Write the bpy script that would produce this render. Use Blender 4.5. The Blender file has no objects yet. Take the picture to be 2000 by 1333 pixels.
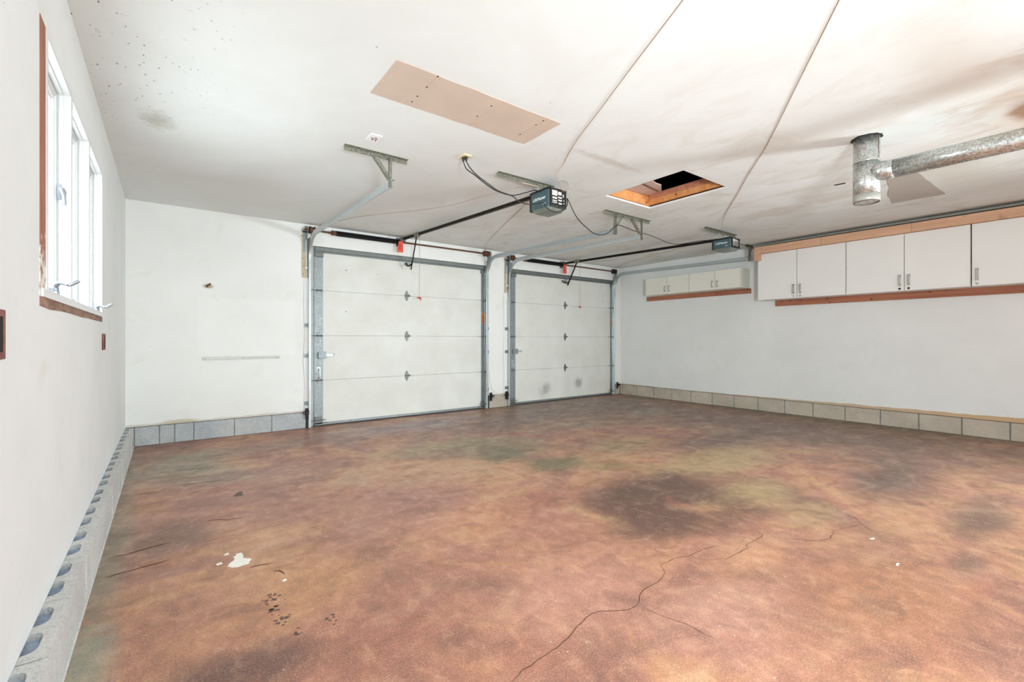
import bpy, bmesh, math, random
from mathutils import Vector, Matrix
random.seed(7)
S = bpy.context.scene
COL = S.collection
PI = math.pi

# ------------------------------------------------------------------ camera
YAW = 0.6458
cam_data = bpy.data.cameras.new('camera')
cam = bpy.data.objects.new('camera', cam_data); COL.objects.link(cam)
cam.location = (0, 0, 1.174)
cam.rotation_euler = (PI/2, 0, -YAW)
cam_data.sensor_width = 36; cam_data.lens = 894.6/2000*36
cam_data.shift_y = -(666.5-663.2)/2000
cam_data.clip_start = 0.02
S.camera = cam

# ------------------------------------------------------------------ world and light
W = bpy.data.worlds.new('daylight'); S.world = W; W.use_nodes = True
bg = W.node_tree.nodes['Background']
bg.inputs[0].default_value = (0.93, 0.96, 1.0, 1); bg.inputs[1].default_value = 1.0

def area(name, loc, rot, sx, sy, power, col=(1, 1, 1)):
    l = bpy.data.lights.new(name, 'AREA'); l.shape = 'RECTANGLE'; l.size = sx; l.size_y = sy
    l.energy = power; l.color = col
    o = bpy.data.objects.new(name, l); COL.objects.link(o); o.location = loc; o.rotation_euler = rot
    return o
# daylight coming in through the window in the left wall
area('window_daylight', (-0.85, 3.24, 1.80), (0, -PI/2, 0), 1.3, 2.2, 48, (0.86, 0.95, 1.0))
# added fill light behind the camera, shining in through a made-up rear opening
l_ = area('rear_fill_light', (3.6, -2.70, 1.25), (PI/2, 0, PI), 5.4, 2.2, 640, (0.79, 0.935, 1.0)); l_.data.spread = math.radians(110)
# strobe inferred behind the camera, added to even the light on the far doors
d_ = Vector((5.6, 6.0, 1.35))-Vector((0.45, -1.3, 1.25))
l_ = area('strobe', (0.45, -1.3, 1.25), d_.to_track_quat('-Z', 'Y').to_euler(), 0.5, 0.5, 42, (0.84, 0.945, 1.0)); l_.data.spread = math.radians(115)
d_ = Vector((0.2, 5.6, 0.9))-Vector((6.2, -1.9, 1.35))  # added fill that brightens the left wall and the back-left corner
l_ = area('rear_right_fill', (6.2, -1.9, 1.35), d_.to_track_quat('-Z', 'Y').to_euler(), 0.7, 0.7, 36, (0.80, 0.94, 1.0)); l_.data.spread = math.radians(105)
S.view_settings.view_transform = 'Standard'; S.view_settings.look = 'None'
S.view_settings.gamma = 1; S.view_settings.use_curve_mapping = False
S.view_settings.exposure = 1.25

# ------------------------------------------------------------------ room dimensions
D, LB, LW, RB, H = 6.463, -.2857, -.3565, 7.776, 2.690   # back wall, left block face, left wall, right block face, ceiling
RW = RB-.010                                             # right drywall stands a little proud
BW = D-.010                                              # back drywall face
BZ = .213                                                # top of the block course
YR = -2.6

# ------------------------------------------------------------------ materials
def lin(c):
    return tuple((v/255/12.92 if v/255 <= .04045 else ((v/255+.055)/1.055)**2.4) for v in c)+(1,)
class NT:
    def __init__(s, name, rough=.6, metal=0, spec=None):
        s.m = bpy.data.materials.new(name); s.m.use_nodes = True
        s.t = s.m.node_tree; s.b = s.t.nodes['Principled BSDF']
        s.b.inputs['Roughness'].default_value = rough; s.b.inputs['Metallic'].default_value = metal
        if spec is not None: s.b.inputs['Specular IOR Level'].default_value = spec
        s.co = None
    def n(s, typ, **k):
        x = s.t.nodes.new(typ)
        for a, v in k.items(): setattr(x, a, v)
        return x
    def l(s, a, b): s.t.links.new(a, b)
    def coord(s):
        if not s.co: s.co = s.n('ShaderNodeNewGeometry').outputs['Position']
        return s.co
    def objc(s):
        return s.n('ShaderNodeTexCoord').outputs['Object']
    def mapping(s, scale=(1, 1, 1), loc=(0, 0, 0), src=None):
        m = s.n('ShaderNodeMapping'); m.inputs['Scale'].default_value = scale; m.inputs['Location'].default_value = loc
        s.l(src or s.coord(), m.inputs['Vector']); return m.outputs[0]
    def noise(s, scale, detail=4, rough=.55, vec=None, dist=0):
        x = s.n('ShaderNodeTexNoise'); x.inputs['Scale'].default_value = scale
        x.inputs['Detail'].default_value = detail; x.inputs['Roughness'].default_value = rough
        x.inputs['Distortion'].default_value = dist
        s.l(vec or s.coord(), x.inputs['Vector']); return x.outputs['Fac']
    def ramp(s, fac, stops):
        r = s.n('ShaderNodeValToRGB'); cr = r.color_ramp
        while len(cr.elements) < len(stops): cr.elements.new(.5)
        for e, (p, c) in zip(cr.elements, stops): e.position = p; e.color = c if len(c) == 4 else lin(c)
        s.l(fac, r.inputs[0]); return r.outputs[0]
    def mr(s, v, a, b, c=0, d=1, smooth=False):
        r = s.n('ShaderNodeMapRange'); r.clamp = True
        if smooth: r.interpolation_type = 'SMOOTHSTEP'
        for i, x in zip((1, 2, 3, 4), (a, b, c, d)): r.inputs[i].default_value = x
        s.l(v, r.inputs[0]); return r.outputs[0]
    def math(s, op, a, b=None):
        m = s.n('ShaderNodeMath', operation=op)
        for i, x in enumerate((a, b)):
            if x is None: continue
            if isinstance(x, (int, float)): m.inputs[i].default_value = x
            else: s.l(x, m.inputs[i])
        return m.outputs[0]
    def mix(s, fac, a, b, mode='MIX'):
        m = s.n('ShaderNodeMix', data_type='RGBA', blend_type=mode)
        for i, x in ((0, fac), (6, a), (7, b)):
            if isinstance(x, (int, float)): m.inputs[i].default_value = x
            elif isinstance(x, tuple): m.inputs[i].default_value = x if len(x) == 4 else lin(x)
            else: s.l(x, m.inputs[i])
        return m.outputs[2]
    def blob(s, c, r, nf=None, amt=.5, inner=.45):
        """soft-edged stain centred at c with radii r, edge broken by noise nf"""
        m = s.n('ShaderNodeVectorMath', operation='SUBTRACT'); s.l(s.coord(), m.inputs[0]); m.inputs[1].default_value = c
        d = s.n('ShaderNodeVectorMath', operation='DIVIDE'); s.l(m.outputs[0], d.inputs[0]); d.inputs[1].default_value = r
        ln = s.n('ShaderNodeVectorMath', operation='LENGTH'); s.l(d.outputs[0], ln.inputs[0])
        v = ln.outputs['Value']
        if nf is not None: v = s.math('ADD', v, s.math('MULTIPLY', s.math('SUBTRACT', nf, .5), amt*2))
        return s.mr(v, inner, 1.0, 1, 0, True)
    def sep(s):
        x = s.n('ShaderNodeSeparateXYZ'); s.l(s.coord(), x.inputs[0]); return x.outputs
    def bump(s, h, strength=.2, dist=.01):
        b = s.n('ShaderNodeBump'); b.inputs['Strength'].default_value = strength; b.inputs['Distance'].default_value = dist
        s.l(h, b.inputs['Height']); s.l(b.outputs[0], s.b.inputs['Normal'])
    def color(s, c):
        if isinstance(c, tuple): s.b.inputs['Base Color'].default_value = c if len(c) == 4 else lin(c)
        else: s.l(c, s.b.inputs['Base Color'])
        return s
M = {}
def simple(name, rgb, rough=.6, metal=0, var=.08, scale=20, bump=0, bscale=60):
    t = NT(name, rough, metal); c = lin(rgb)
    n = t.noise(scale, 4)
    lo = tuple(max(0, v*(1-var)) for v in c[:3])+(1,); hi = tuple(min(1, v*(1+var)) for v in c[:3])+(1,)
    t.color(t.mix(t.mr(n, .3, .7), lo, hi))
    if bump: t.bump(t.noise(bscale, 3), bump, .004)
    M[name] = t.m; return t.m

def door_paint():
    t = NT('door_panel_paint', .6); n = t.noise(3, 5); n2 = t.noise(14, 5, .7)
    c = t.mix(t.mr(n, .3, .7), (232, 231, 223), (221, 219, 209))
    for x, z, k in ((5.72, .257, .45), (6.57, .305, .6), (5.62, .19, .25)):
        c = t.mix(t.math('MULTIPLY', t.blob((x, 6.51, z), (.16, 1, .15), n2, .6, .1), k), c, (120, 118, 114))
    t.color(c); t.bump(t.noise(30, 3), .06, .004); M['door_panel_paint'] = t.m
def wall_mat(name, base, tan_strip=None, patch=None, right=False, back=False):
    t = NT(name, .75, 0, .25)
    big = t.noise(.9, 5, .6); c = t.mix(t.mr(big, .35, .7), base, tuple(int(v*.965) for v in base))
    med = t.noise(3.2, 6, .65, dist=.6)
    c = t.mix(t.mr(med, .58, .8, 0, .35), c, (214, 208, 190))
    sc = t.noise(9, 5, .7, t.mapping((.5, .5, 2.2)))
    c = t.mix(t.mr(sc, .66, .78, 0, .30), c, (190, 186, 174))
    v = t.n('ShaderNodeTexVoronoi'); v.inputs['Scale'].default_value = 6.5; t.l(t.coord(), v.inputs['Vector'])
    c = t.mix(t.mr(v.outputs['Distance'], .016, .028, .7, 0), c, (120, 112, 98))
    X, Y, Z = t.sep()
    n = t.noise(5, 5)
    if right:   # bare, unpainted strip just above the blocks, widening towards the viewer
        top = t.math('ADD', t.mr(Y, 4.5, .5, .012, .060), t.math('MULTIPLY', t.math('SUBTRACT', n, .5), .05))
        hh = t.math('SUBTRACT', t.math('SUBTRACT', Z, BZ), top)
        c = t.mix(t.mr(hh, -.004, .004, 1, 0), c, t.mix(t.mr(Y, 4.5, .6), (196, 186, 168), (205, 172, 132)))
    if back:
        hh = t.math('SUBTRACT', t.math('SUBTRACT', Z, BZ), t.math('MULTIPLY', n, .045))
        c = t.mix(t.mr(hh, -.004, .01, .55, 0), c, (190, 180, 155))
        c = t.mix(t.math('MULTIPLY', t.blob((.12, BW, .225), (.22, 1, .05), n, .5), .7), c, (190, 176, 148))
        c = t.mix(t.blob((.386, BW, 1.80), (.07, 1, .035), n, .5, .2), c, (176, 160, 130))
        # square of fresher paint above the metal strip
        e = 1
        m1 = t.math('MULTIPLY', t.mr(X, .285, .295), t.mr(X, 1.325, 1.335, 1, 0))
        m2 = t.math('MULTIPLY', t.mr(Z, .975, .985), t.mr(Z, 1.66, 1.68, 1, 0))
        c = t.mix(t.math('MULTIPLY', t.math('MULTIPLY', m1, m2), .14), c, (255, 254, 248))
    t.color(c); t.bump(t.noise(45, 4), .10, .004)
    M[name] = t.m
door_paint()
wall_mat('painted_drywall_left', (240, 240, 238))
wall_mat('painted_drywall_back', (242, 241, 236), back=True)
wall_mat('painted_drywall_right', (236, 236, 232), right=True)

# ceiling: off-white with water stains, scuffs, mould specks near the window
t = NT('painted_ceiling', .8, 0, .2)
n1 = t.noise(.8, 6, .6, dist=.5); n2 = t.noise(3.5, 6, .65, t.mapping((1, .55, 1)), .8)
c = t.mix(t.mr(n1, .35, .7), (238, 240, 237), (229, 230, 225))
X, Y, Z = t.sep()
n3 = t.noise(16, 5, .7)
right = t.mr(X, 1.5, 4.5)
c = t.mix(t.math('MULTIPLY', t.mr(n2, .50, .72), t.math('MULTIPLY', right, .55)), c, (204, 190, 172))
c = t.mix(t.math('MULTIPLY', t.blob((4.75, .25, H), (1.5, .55, 1), n2, .9, .1), .62), c, (186, 150, 120))
c = t.mix(t.math('MULTIPLY', t.blob((4.55, .36, H), (.30, .14, 1), n2, .6, .2), .75), c, (140, 92, 55))
c = t.mix(t.math('MULTIPLY', t.blob((3.5, .55, H), (1.1, .35, 1), n2, .9, .1), .35), c, (196, 172, 150))
c = t.mix(t.math('MULTIPLY', t.blob((5.6, .9, H), (1.3, .45, 1), n2, .9, .1), .35), c, (200, 184, 160))
c = t.mix(t.math('MULTIPLY', t.blob((3.0, 2.62, H), (.55, .07, 1), n3, .5, .2), .45), c, (190, 180, 160))
v = t.n('ShaderNodeTexVoronoi'); v.inputs['Scale'].default_value = 34; t.l(t.mapping((1, .55, 1)), v.inputs['Vector'])
vr = t.n('ShaderNodeSeparateColor'); t.l(v.outputs['Color'], vr.inputs[0])
spot = t.math('MULTIPLY', t.mr(t.math('ADD', v.outputs['Distance'], t.math('MULTIPLY', n3, .12)), .15, .26, 1, 0), t.mr(vr.outputs[0], .52, .58))
spot = t.math('MULTIPLY', spot, t.mr(t.math('ADD', X, t.math('MULTIPLY', t.noise(2, 3), .5)), .62, .0))
spot = t.math('MULTIPLY', spot, t.mr(Y, 4.4, 3.6))
c = t.mix(t.math('MULTIPLY', spot, .85), c, (78, 74, 66))
c = t.mix(t.math('MULTIPLY', t.mr(n3, .62, .72), t.mr(X, .5, -.3, 0, .5)), c, (170, 165, 155))
c = t.mix(t.math('MULTIPLY', t.blob((-.05, 4.0, H), (.14, .22, 1), n3, .8, .1), .6), c, (176, 172, 155))
v2 = t.n('ShaderNodeTexVoronoi'); v2.inputs['Scale'].default_value = 3.1; t.l(t.coord(), v2.inputs['Vector'])
c = t.mix(t.mr(v2.outputs['Distance'], .013, .02, .7, 0), c, (110, 104, 92))
t.color(c); t.bump(t.noise(3, 5), .12, .03)
M['painted_ceiling'] = t.m

# acid-stained concrete floor
t = NT('stained_concrete', .42, 0, .35)
wob = t.noise(1.6, 7, .62, dist=1.0)
f1 = t.noise(.85, 8, .62, dist=1.2)
c = t.ramp(f1, [(.30, (122, 84, 70)), (.40, (164, 110, 92)), (.48, (182, 122, 100)), (.55, (202, 144, 106)), (.64, (206, 162, 122)), (.74, (160, 142, 110))])
def fb(x, y, rx, ry, col, k=.85, inner=.15, amt=.5):
    global c
    c = t.mix(t.math('MULTIPLY', t.blob((x, y, 0), (rx, ry, 5), wob, amt, inner), k), c, col)
fb(5.6, 5.6, 4.4, 2.0, (120, 102, 94), .90)         # dull grey-brown in front of the right door
fb(6.7, 2.6, 2.3, 3.6, (120, 94, 84), .95, .2)      # purple brown along the right wall
fb(7.65, 2.5, .40, 5.5, (92, 84, 58), .75)          # olive shade by the blocks
fb(5.0, 1.15, 1.3, .40, (84, 64, 62), .85)
fb(4.3, .55, 1.0, .22, (96, 70, 62), .75)
fb(5.2, 2.75, 1.7, .50, (92, 68, 64), .8)
fb(6.2, 4.6, .9, .35, (150, 154, 138), .55)
fb(2.5, 5.75, 1.6, .50, (150, 132, 142), .85)       # bluish purple by the left door
fb(3.9, 5.2, 1.1, .5, (104, 92, 90), .6)
fb(1.1, 5.6, 1.4, .45, (150, 116, 104), .7)
fb(2.25, 4.45, .9, .45, (172, 152, 112), .8)        # tan
fb(2.9, 4.1, 1.0, .8, (138, 128, 92), .85)          # olive green patch
fb(2.75, 3.75, .42, .40, (92, 100, 72), .9)
fb(2.95, 3.2, .55, .35, (108, 108, 70), .85)
fb(3.3, 2.85, .35, .25, (140, 126, 76), .7)
fb(4.3, 2.35, 1.6, .50, (186, 158, 112), .95)
fb(4.0, 3.3, .9, .5, (170, 144, 104), .8)
fb(3.55, 1.70, .80, .38, (184, 156, 106), .9)
fb(3.5, 1.25, .5, .2, (190, 158, 112), .7)
fb(4.6, 4.4, .7, .4, (150, 150, 126), .5)
fb(2.95, 2.12, .95, .60, (84, 50, 42), .97, .35)     # dark red-brown
fb(2.55, 1.78, .52, .32, (92, 56, 46), .92, .3)
fb(3.05, 1.55, .48, .22, (110, 70, 56), .85, .3)
fb(2.2, 2.55, .5, .3, (172, 104, 86), .7)
fb(1.3, 3.2, .95, .95, (174, 118, 106), .75)        # mauve
fb(.95, 4.3, .6, .5, (186, 142, 122), .6)
fb(1.7, 2.55, .5, .35, (206, 142, 108), .7)
fb(1.9, 2.1, .50, .35, (188, 124, 102), .7)
fb(1.55, 1.55, .65, .42, (206, 146, 124), .8)       # pink
fb(1.9, 1.0, .6, .35, (200, 144, 124), .85)
fb(2.6, .65, .9, .48, (182, 122, 88), .9)           # orange near the right foreground
fb(2.5, 1.2, .5, .25, (210, 150, 112), .8)
fb(3.3, .9, .6, .28, (182, 132, 98), .7)
fb(3.36, .48, .3, .10, (112, 74, 60), .8)
fb(.55, 2.35, .5, .45, (206, 150, 104), .75)
fb(.45, 3.0, .5, .25, (212, 158, 112), .6)
fb(.75, 1.75, .45, .32, (174, 112, 92), .8)
fb(.15, 1.85, .42, .22, (108, 74, 66), .9, .3)
fb(.05, 3.35, .32, .45, (120, 84, 68), .8)
fb(.55, 3.45, .4, .3, (166, 112, 98), .7)
fb(-.27, 3.2, .15, 5.0, (138, 144, 124), .7, .1)   # grey-green fringe along the left blocks
fb(-.22, 2.2, .12, .6, (176, 186, 166), .5, .1)
fb(.15, 5.2, .55, 1.0, (146, 146, 126), .85)
fb(.35, 4.55, .5, .35, (150, 134, 120), .6)
mo = t.noise(3.4, 9, .66, t.mapping((1, 1.5, 1)), .7)
c = t.mix(t.mr(mo, .51, .70, 0, .50), c, (98, 68, 58))
c = t.mix(t.mr(mo, .47, .28, 0, .36), c, (224, 178, 142))
mo2 = t.noise(1.9, 9, .7, t.mapping((1, 1.3, 1), (7, 3, 0)), 1.2)
c = t.mix(t.mr(mo2, .58, .70, 0, .25), c, (150, 140, 108))
c = t.mix(t.mr(mo2, .44, .30, 0, .45), c, (196, 120, 90))
fine = t.noise(14, 6, .7, t.mapping((1, .7, 1)), .4)
c = t.mix(t.mr(fine, .40, .75, 0, .38), c, (86, 64, 52))
c = t.mix(t.mr(fine, .48, .26, 0, .30), c, (222, 184, 150))
grain = t.noise(130, 3, .7)
c = t.mix(t.mr(grain, .50, .72, 0, .42), c, (74, 56, 48))
c = t.mix(t.mr(grain, .48, .30, 0, .34), c, (232, 200, 176))
v = t.n('ShaderNodeTexVoronoi'); v.inputs['Scale'].default_value = 15; t.l(t.coord(), v.inputs['Vector'])
vs = t.n('ShaderNodeSeparateColor'); t.l(v.outputs['Color'], vs.inputs[0])
c = t.mix(t.math('MULTIPLY', t.mr(v.outputs['Distance'], .035, .06, 1, 0), t.mr(vs.outputs[1], .6, .65)), c, (214, 202, 190))
c = t.mix(.06, c, (178, 164, 150))
t.color(c)
t.l(t.mr(mo, .3, .7, .30, .50), t.b.inputs['Roughness'])
t.bump(t.noise(60, 4), .12, .003)
M['stained_concrete'] = t.m

def block_mat(name, base, dark, low):
    t = NT(name, .9, 0, .15); n = t.noise(2.6, 6, .7); g = t.noise(120, 3, .7); n2 = t.noise(11, 5, .7)
    oi = t.n('ShaderNodeObjectInfo')
    c = t.mix(t.mr(n, .35, .7), base, dark)
    c = t.mix(t.mr(n2, .5, .75, 0, .5), c, low)
    c = t.mix(t.mr(oi.outputs['Random'], 0, 1, 0, .30), c, dark)
    c = t.mix(t.mr(g, .5, .68, 0, .45), c, tuple(int(v*.6) for v in base))
    c = t.mix(t.mr(g, .45, .3, 0, .35), c, (235, 232, 225))
    t.color(c); t.bump(g, .5, .004); M[name] = t.m
block_mat('concrete_left', (226, 224, 220), (200, 198, 196), (206, 200, 194))
block_mat('concrete_back', (206, 206, 202), (164, 172, 178), (188, 172, 152))
block_mat('concrete_right', (214, 202, 184), (176, 166, 150), (200, 170, 142))
block_mat('core_mortar', (196, 212, 232), (174, 192, 214), (160, 176, 198))
block_mat('mortar', (150, 150, 144), (112, 116, 112), (96, 94, 86))

# galvanised steel
def galv(name, rgb, rough=.35, metal=.75, vs=60, rust=0, ct=.32):
    t = NT(name, rough, metal)
    v = t.n('ShaderNodeTexVoronoi'); v.inputs['Scale'].default_value = vs; t.l(t.coord(), v.inputs['Vector'])
    s_ = t.n('ShaderNodeSeparateColor'); t.l(v.outputs['Color'], s_.inputs[0])
    c = lin(rgb)
    c2 = t.mix(s_.outputs[0], tuple(x*(1-ct) for x in c[:3])+(1,), tuple(min(1, x*(1+ct)) for x in c[:3])+(1,))
    if rust: c2 = t.mix(t.mr(t.noise(18, 5, .7), .60, .72, 0, rust), c2, (140, 78, 48))
    t.color(c2); t.l(t.mr(s_.outputs[1], 0, 1, rough*.8, rough*1.4), t.b.inputs['Roughness'])
    M[name] = t.m
galv('galvanised_duct', (196, 198, 194), .32, .85, 110, .35)
galv('galvanised_sheet', (150, 156, 156), .42, .55, 70, 0, .12)
galv('track_steel', (196, 203, 204), .36, .6, 90, 0, .06)
galv('perforated_steel', (128, 128, 112), .5, .5, 70, .3)
galv('dark_galvanised', (124, 129, 126), .45, .5, 80, .1, .12)
simple('black_steel', (26, 26, 25), .42, .3); simple('olive_rail', (66, 62, 46), .4, .6)
simple('rusty_steel', (104, 68, 48), .6, .4, .3, 30); simple('black_plastic', (22, 20, 20), .45)
simple('teal_plastic', (64, 88, 94), .4, 0, .1); simple('grey_lens', (112, 118, 108), .35)
simple('white_letters', (240, 242, 240), .5, 0, 0); simple('label_paper', (205, 200, 192), .7)
simple('white_gloss', (226, 227, 226), .3, 0, .02); simple('white_paint', (242, 241, 238), .55, 0, .04)
simple('cabinet_melamine', (236, 234, 228), .4, 0, .02, 2); simple('cabinet_cream', (228, 225, 212), .45, 0, .03, 2)
simple('orange_tag', (238, 88, 62), .6); simple('orange_sticker', (214, 120, 60), .6, 0, .2, 60)
simple('black_cord', (34, 32, 30), .5); simple('bell_wire', (196, 182, 160), .6); simple('rope', (176, 142, 120), .8)
simple('brown_wire', (176, 146, 118), .6)
simple('red_handle', (190, 60, 52), .5); simple('tan_plate', (222, 204, 162), .5, 0, .05)
simple('silver_handle', (168, 174, 182), .3, .6); simple('dark_hole', (30, 24, 20), .9)
simple('white_splash', (246, 242, 232), .6, 0, .03); simple('dark_spot', (104, 82, 74), .6); simple('crack_dark', (92, 60, 46), .9)
simple('bare_drywall', (210, 190, 172), .85, 0, .05, 4); simple('grey_drywall', (184, 174, 164), .85, 0, .05, 4)
simple('aluminium_strip', (176, 174, 166), .4, .3); simple('grey_rubber', (60, 62, 64), .7)
simple('roofing_dark', (30, 24, 20), .9); simple('gypsum_pink', (206, 178, 166), .85)
simple('grey_conduit', (140, 146, 138), .5, .3); simple('exterior_green', (220, 224, 220), .9)
def wood(name, a, b, knots=True, sc=(3, 3, 24), peel=None):
    t = NT(name, .7); m = t.mapping(sc)
    g = t.noise(2.2, 6, .6, m, .8)
    c = t.mix(t.mr(g, .35, .65), a, b)
    c = t.mix(t.mr(t.noise(7, 3), .62, .75, 0, .4), c, tuple(int(v*.6) for v in b))
    if knots:
        v = t.n('ShaderNodeTexVoronoi'); v.inputs['Scale'].default_value = 11; t.l(t.coord(), v.inputs['Vector'])
        c = t.mix(t.mr(v.outputs['Distance'], .09, .17, .9, 0), c, (58, 32, 20))
    if peel:
        X, Y, Z = t.sep(); n = t.noise(22, 5, .7)
        f = t.mr(t.math('ADD', Z, t.math('MULTIPLY', t.math('SUBTRACT', n, .5), 1.1)), peel[0], peel[1], 1, 0)
        c = t.mix(f, c, (232, 226, 218))
    t.color(c); t.bump(g, .15, .003); M[name] = t.m
wood('ledger_wood', (182, 118, 88), (152, 92, 68), True, (3, .5, 12))
wood('crown_wood', (220, 176, 144), (206, 160, 128), False, (3, .4, 9))
wood('raw_jamb_wood', (176, 116, 90), (150, 92, 70), False, (20, 20, 2), (1.38, 1.50))
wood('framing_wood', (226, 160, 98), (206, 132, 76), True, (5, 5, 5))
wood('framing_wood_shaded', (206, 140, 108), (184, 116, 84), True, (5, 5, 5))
wood('tan_board', (206, 190, 164), (190, 172, 146), True, (8, 8, 2))
wood('brown_dirty_sill', (172, 136, 114), (118, 88, 72), False, (6, 3, 16))
wood('brown_plate', (150, 96, 84), (110, 66, 58), False, (9, 9, 9))
g_ = NT('window_glass', .03); g_.b.inputs['Transmission Weight'].default_value = 1; g_.b.inputs['IOR'].default_value = 1.45
g_.color((240, 246, 246)); M['window_glass'] = g_.m

# ------------------------------------------------------------------ mesh helpers
def B(): return bmesh.new()
def box(bm, x0, y0, z0, x1, y1, z1):
    vs = [bm.verts.new((x, y, z)) for z in (z0, z1) for y in (y0, y1) for x in (x0, x1)]
    for f in ((0, 2, 3, 1), (4, 5, 7, 6), (0, 1, 5, 4), (2, 6, 7, 3), (0, 4, 6, 2), (1, 3, 7, 5)):
        bm.faces.new([vs[i] for i in f])
    return vs
def hexa(bm, p):
    vs = [bm.verts.new(q) for q in p]
    for f in ((0, 3, 2, 1), (4, 5, 6, 7), (0, 1, 5, 4), (1, 2, 6, 5), (2, 3, 7, 6), (3, 0, 4, 7)):
        bm.faces.new([vs[i] for i in f])
def bevel(bm, w, seg=2):
    bmesh.ops.remove_doubles(bm, verts=bm.verts, dist=1e-6)
    bmesh.ops.bevel(bm, geom=list(bm.edges), offset=w, segments=seg, affect='EDGES', profile=.6)
def frame_at(d):
    d = d.normalized(); u = Vector((0, 0, 1)) if abs(d.z) < .9 else Vector((1, 0, 0))
    a = d.cross(u).normalized(); return a, a.cross(d).normalized()
def smooth_path(pts, sub=4):
    P = [Vector(p) for p in pts]; out = []
    for i in range(len(P)-1):
        p0, p1, p2, p3 = P[max(i-1, 0)], P[i], P[i+1], P[min(i+2, len(P)-1)]
        for k in range(sub):
            s = k/sub
            out.append(.5*((2*p1)+(p2-p0)*s+(2*p0-5*p1+4*p2-p3)*s*s+(3*p1-p0-3*p2+p3)*s**3))
    out.append(P[-1]); return out
def tube(bm, pts, r, n=8, cap=True):
    P = [Vector(p) for p in pts]; rings = []
    for i, p in enumerate(P):
        d = (P[min(i+1, len(P)-1)]-P[max(i-1, 0)])
        a, b = frame_at(d); rr = r[i] if isinstance(r, (list, tuple)) else r
        if i and a.dot(pa) < 0 and False: a = -a; b = -b
        pa = a
        rings.append([bm.verts.new(p+(a*math.cos(2*PI*k/n)+b*math.sin(2*PI*k/n))*rr) for k in range(n)])
    for i in range(len(rings)-1):
        for k in range(n):
            bm.faces.new((rings[i][k], rings[i][(k+1) % n], rings[i+1][(k+1) % n], rings[i+1][k]))
    if cap: bm.faces.new(rings[0][::-1]); bm.faces.new(rings[-1])
def sphere(bm, c, r, sx=1, sy=1, sz=1, seg=12):
    bmesh.ops.create_uvsphere(bm, u_segments=seg, v_segments=seg//2+2, radius=r,
                              matrix=Matrix.Translation(c) @ Matrix.Diagonal((sx, sy, sz, 1)))
def prism(bm, poly, axis, a, b):
    """extrude a 2D polygon along an axis from a to b"""
    def P(u, v, w):
        return {'X': (w, u, v), 'Y': (u, w, v), 'Z': (u, v, w)}[axis]
    A = [bm.verts.new(P(u, v, a)) for u, v in poly]; C = [bm.verts.new(P(u, v, b)) for u, v in poly]
    n = len(poly); bm.faces.new(A[::-1]); bm.faces.new(C)
    for i in range(n): bm.faces.new((A[i], A[(i+1) % n], C[(i+1) % n], C[i]))
ORG = {}
def obj(name, bm, mat, parent=None, smooth=False, label=None, solid=0, kind=None):
    off = ORG.get(parent.name, Vector((0, 0, 0))) if parent else Vector((0, 0, 0))
    bmesh.ops.recalc_face_normals(bm, faces=bm.faces)
    if not parent:
        lo = Vector([min(v.co[i] for v in bm.verts) for i in range(3)]); hi = Vector([max(v.co[i] for v in bm.verts) for i in range(3)])
        mid = Vector(((lo.x+hi.x)/2, (lo.y+hi.y)/2, lo.z))
    else:
        mid = off
    bmesh.ops.translate(bm, verts=bm.verts, vec=-mid)
    me = bpy.data.meshes.new(name); bm.to_mesh(me); bm.free()
    if smooth:
        for p in me.polygons: p.use_smooth = True
    me.materials.append(M[mat])
    o = bpy.data.objects.new(name, me); COL.objects.link(o)
    if parent: o.parent = parent
    else: o.location = mid
    ORG[o.name] = mid
    if smooth == 'auto' or smooth is True:
        try: me.set_sharp_from_angle(angle=math.radians(40))
        except Exception: pass
    if solid:
        md = o.modifiers.new('thickness', 'SOLIDIFY'); md.thickness = solid; md.offset = 0
    if label: o['label'] = label
    if kind: o['kind'] = kind
    return o
def thing(name, label, cat, loc, group=None):
    o = bpy.data.objects.new(name, None); COL.objects.link(o); o.location = loc; o.empty_display_size = .1
    o['label'] = label; o['category'] = cat
    if group: o['group'] = group
    ORG[o.name] = Vector(loc); return o
def tag(o, label, cat, group=None):
    o['label'] = label; o['category'] = cat
    if group: o['group'] = group
    return o
def setting(name, loc=None):
    o = bpy.data.objects.new(name, None); COL.objects.link(o); o.location = loc or (0, 0, 0)
    o['kind'] = 'structure'; ORG[o.name] = Vector(o.location); return o
def text(name, body, size, loc, rot, mat, parent, ext=.0006, width=None):
    cu = bpy.data.curves.new(name, 'FONT'); cu.body = body; cu.size = size; cu.extrude = ext
    cu.align_x = 'CENTER'; cu.align_y = 'CENTER'
    tmp = bpy.data.objects.new('tmp', cu); COL.objects.link(tmp)
    bpy.context.view_layer.update()
    me = bpy.data.meshes.new_from_object(tmp.evaluated_get(bpy.context.evaluated_depsgraph_get()))
    bpy.data.objects.remove(tmp)
    if width:
        xs = [v.co.x for v in me.vertices]; k = width/(max(xs)-min(xs))
        for v in me.vertices: v.co.x *= k
    me.transform(Matrix.Translation(Vector(loc)-ORG[parent.name]) @ rot.to_4x4())
    me.materials.clear(); me.materials.append(M[mat])
    o = bpy.data.objects.new(name, me); COL.objects.link(o); o.parent = parent; return o

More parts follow.
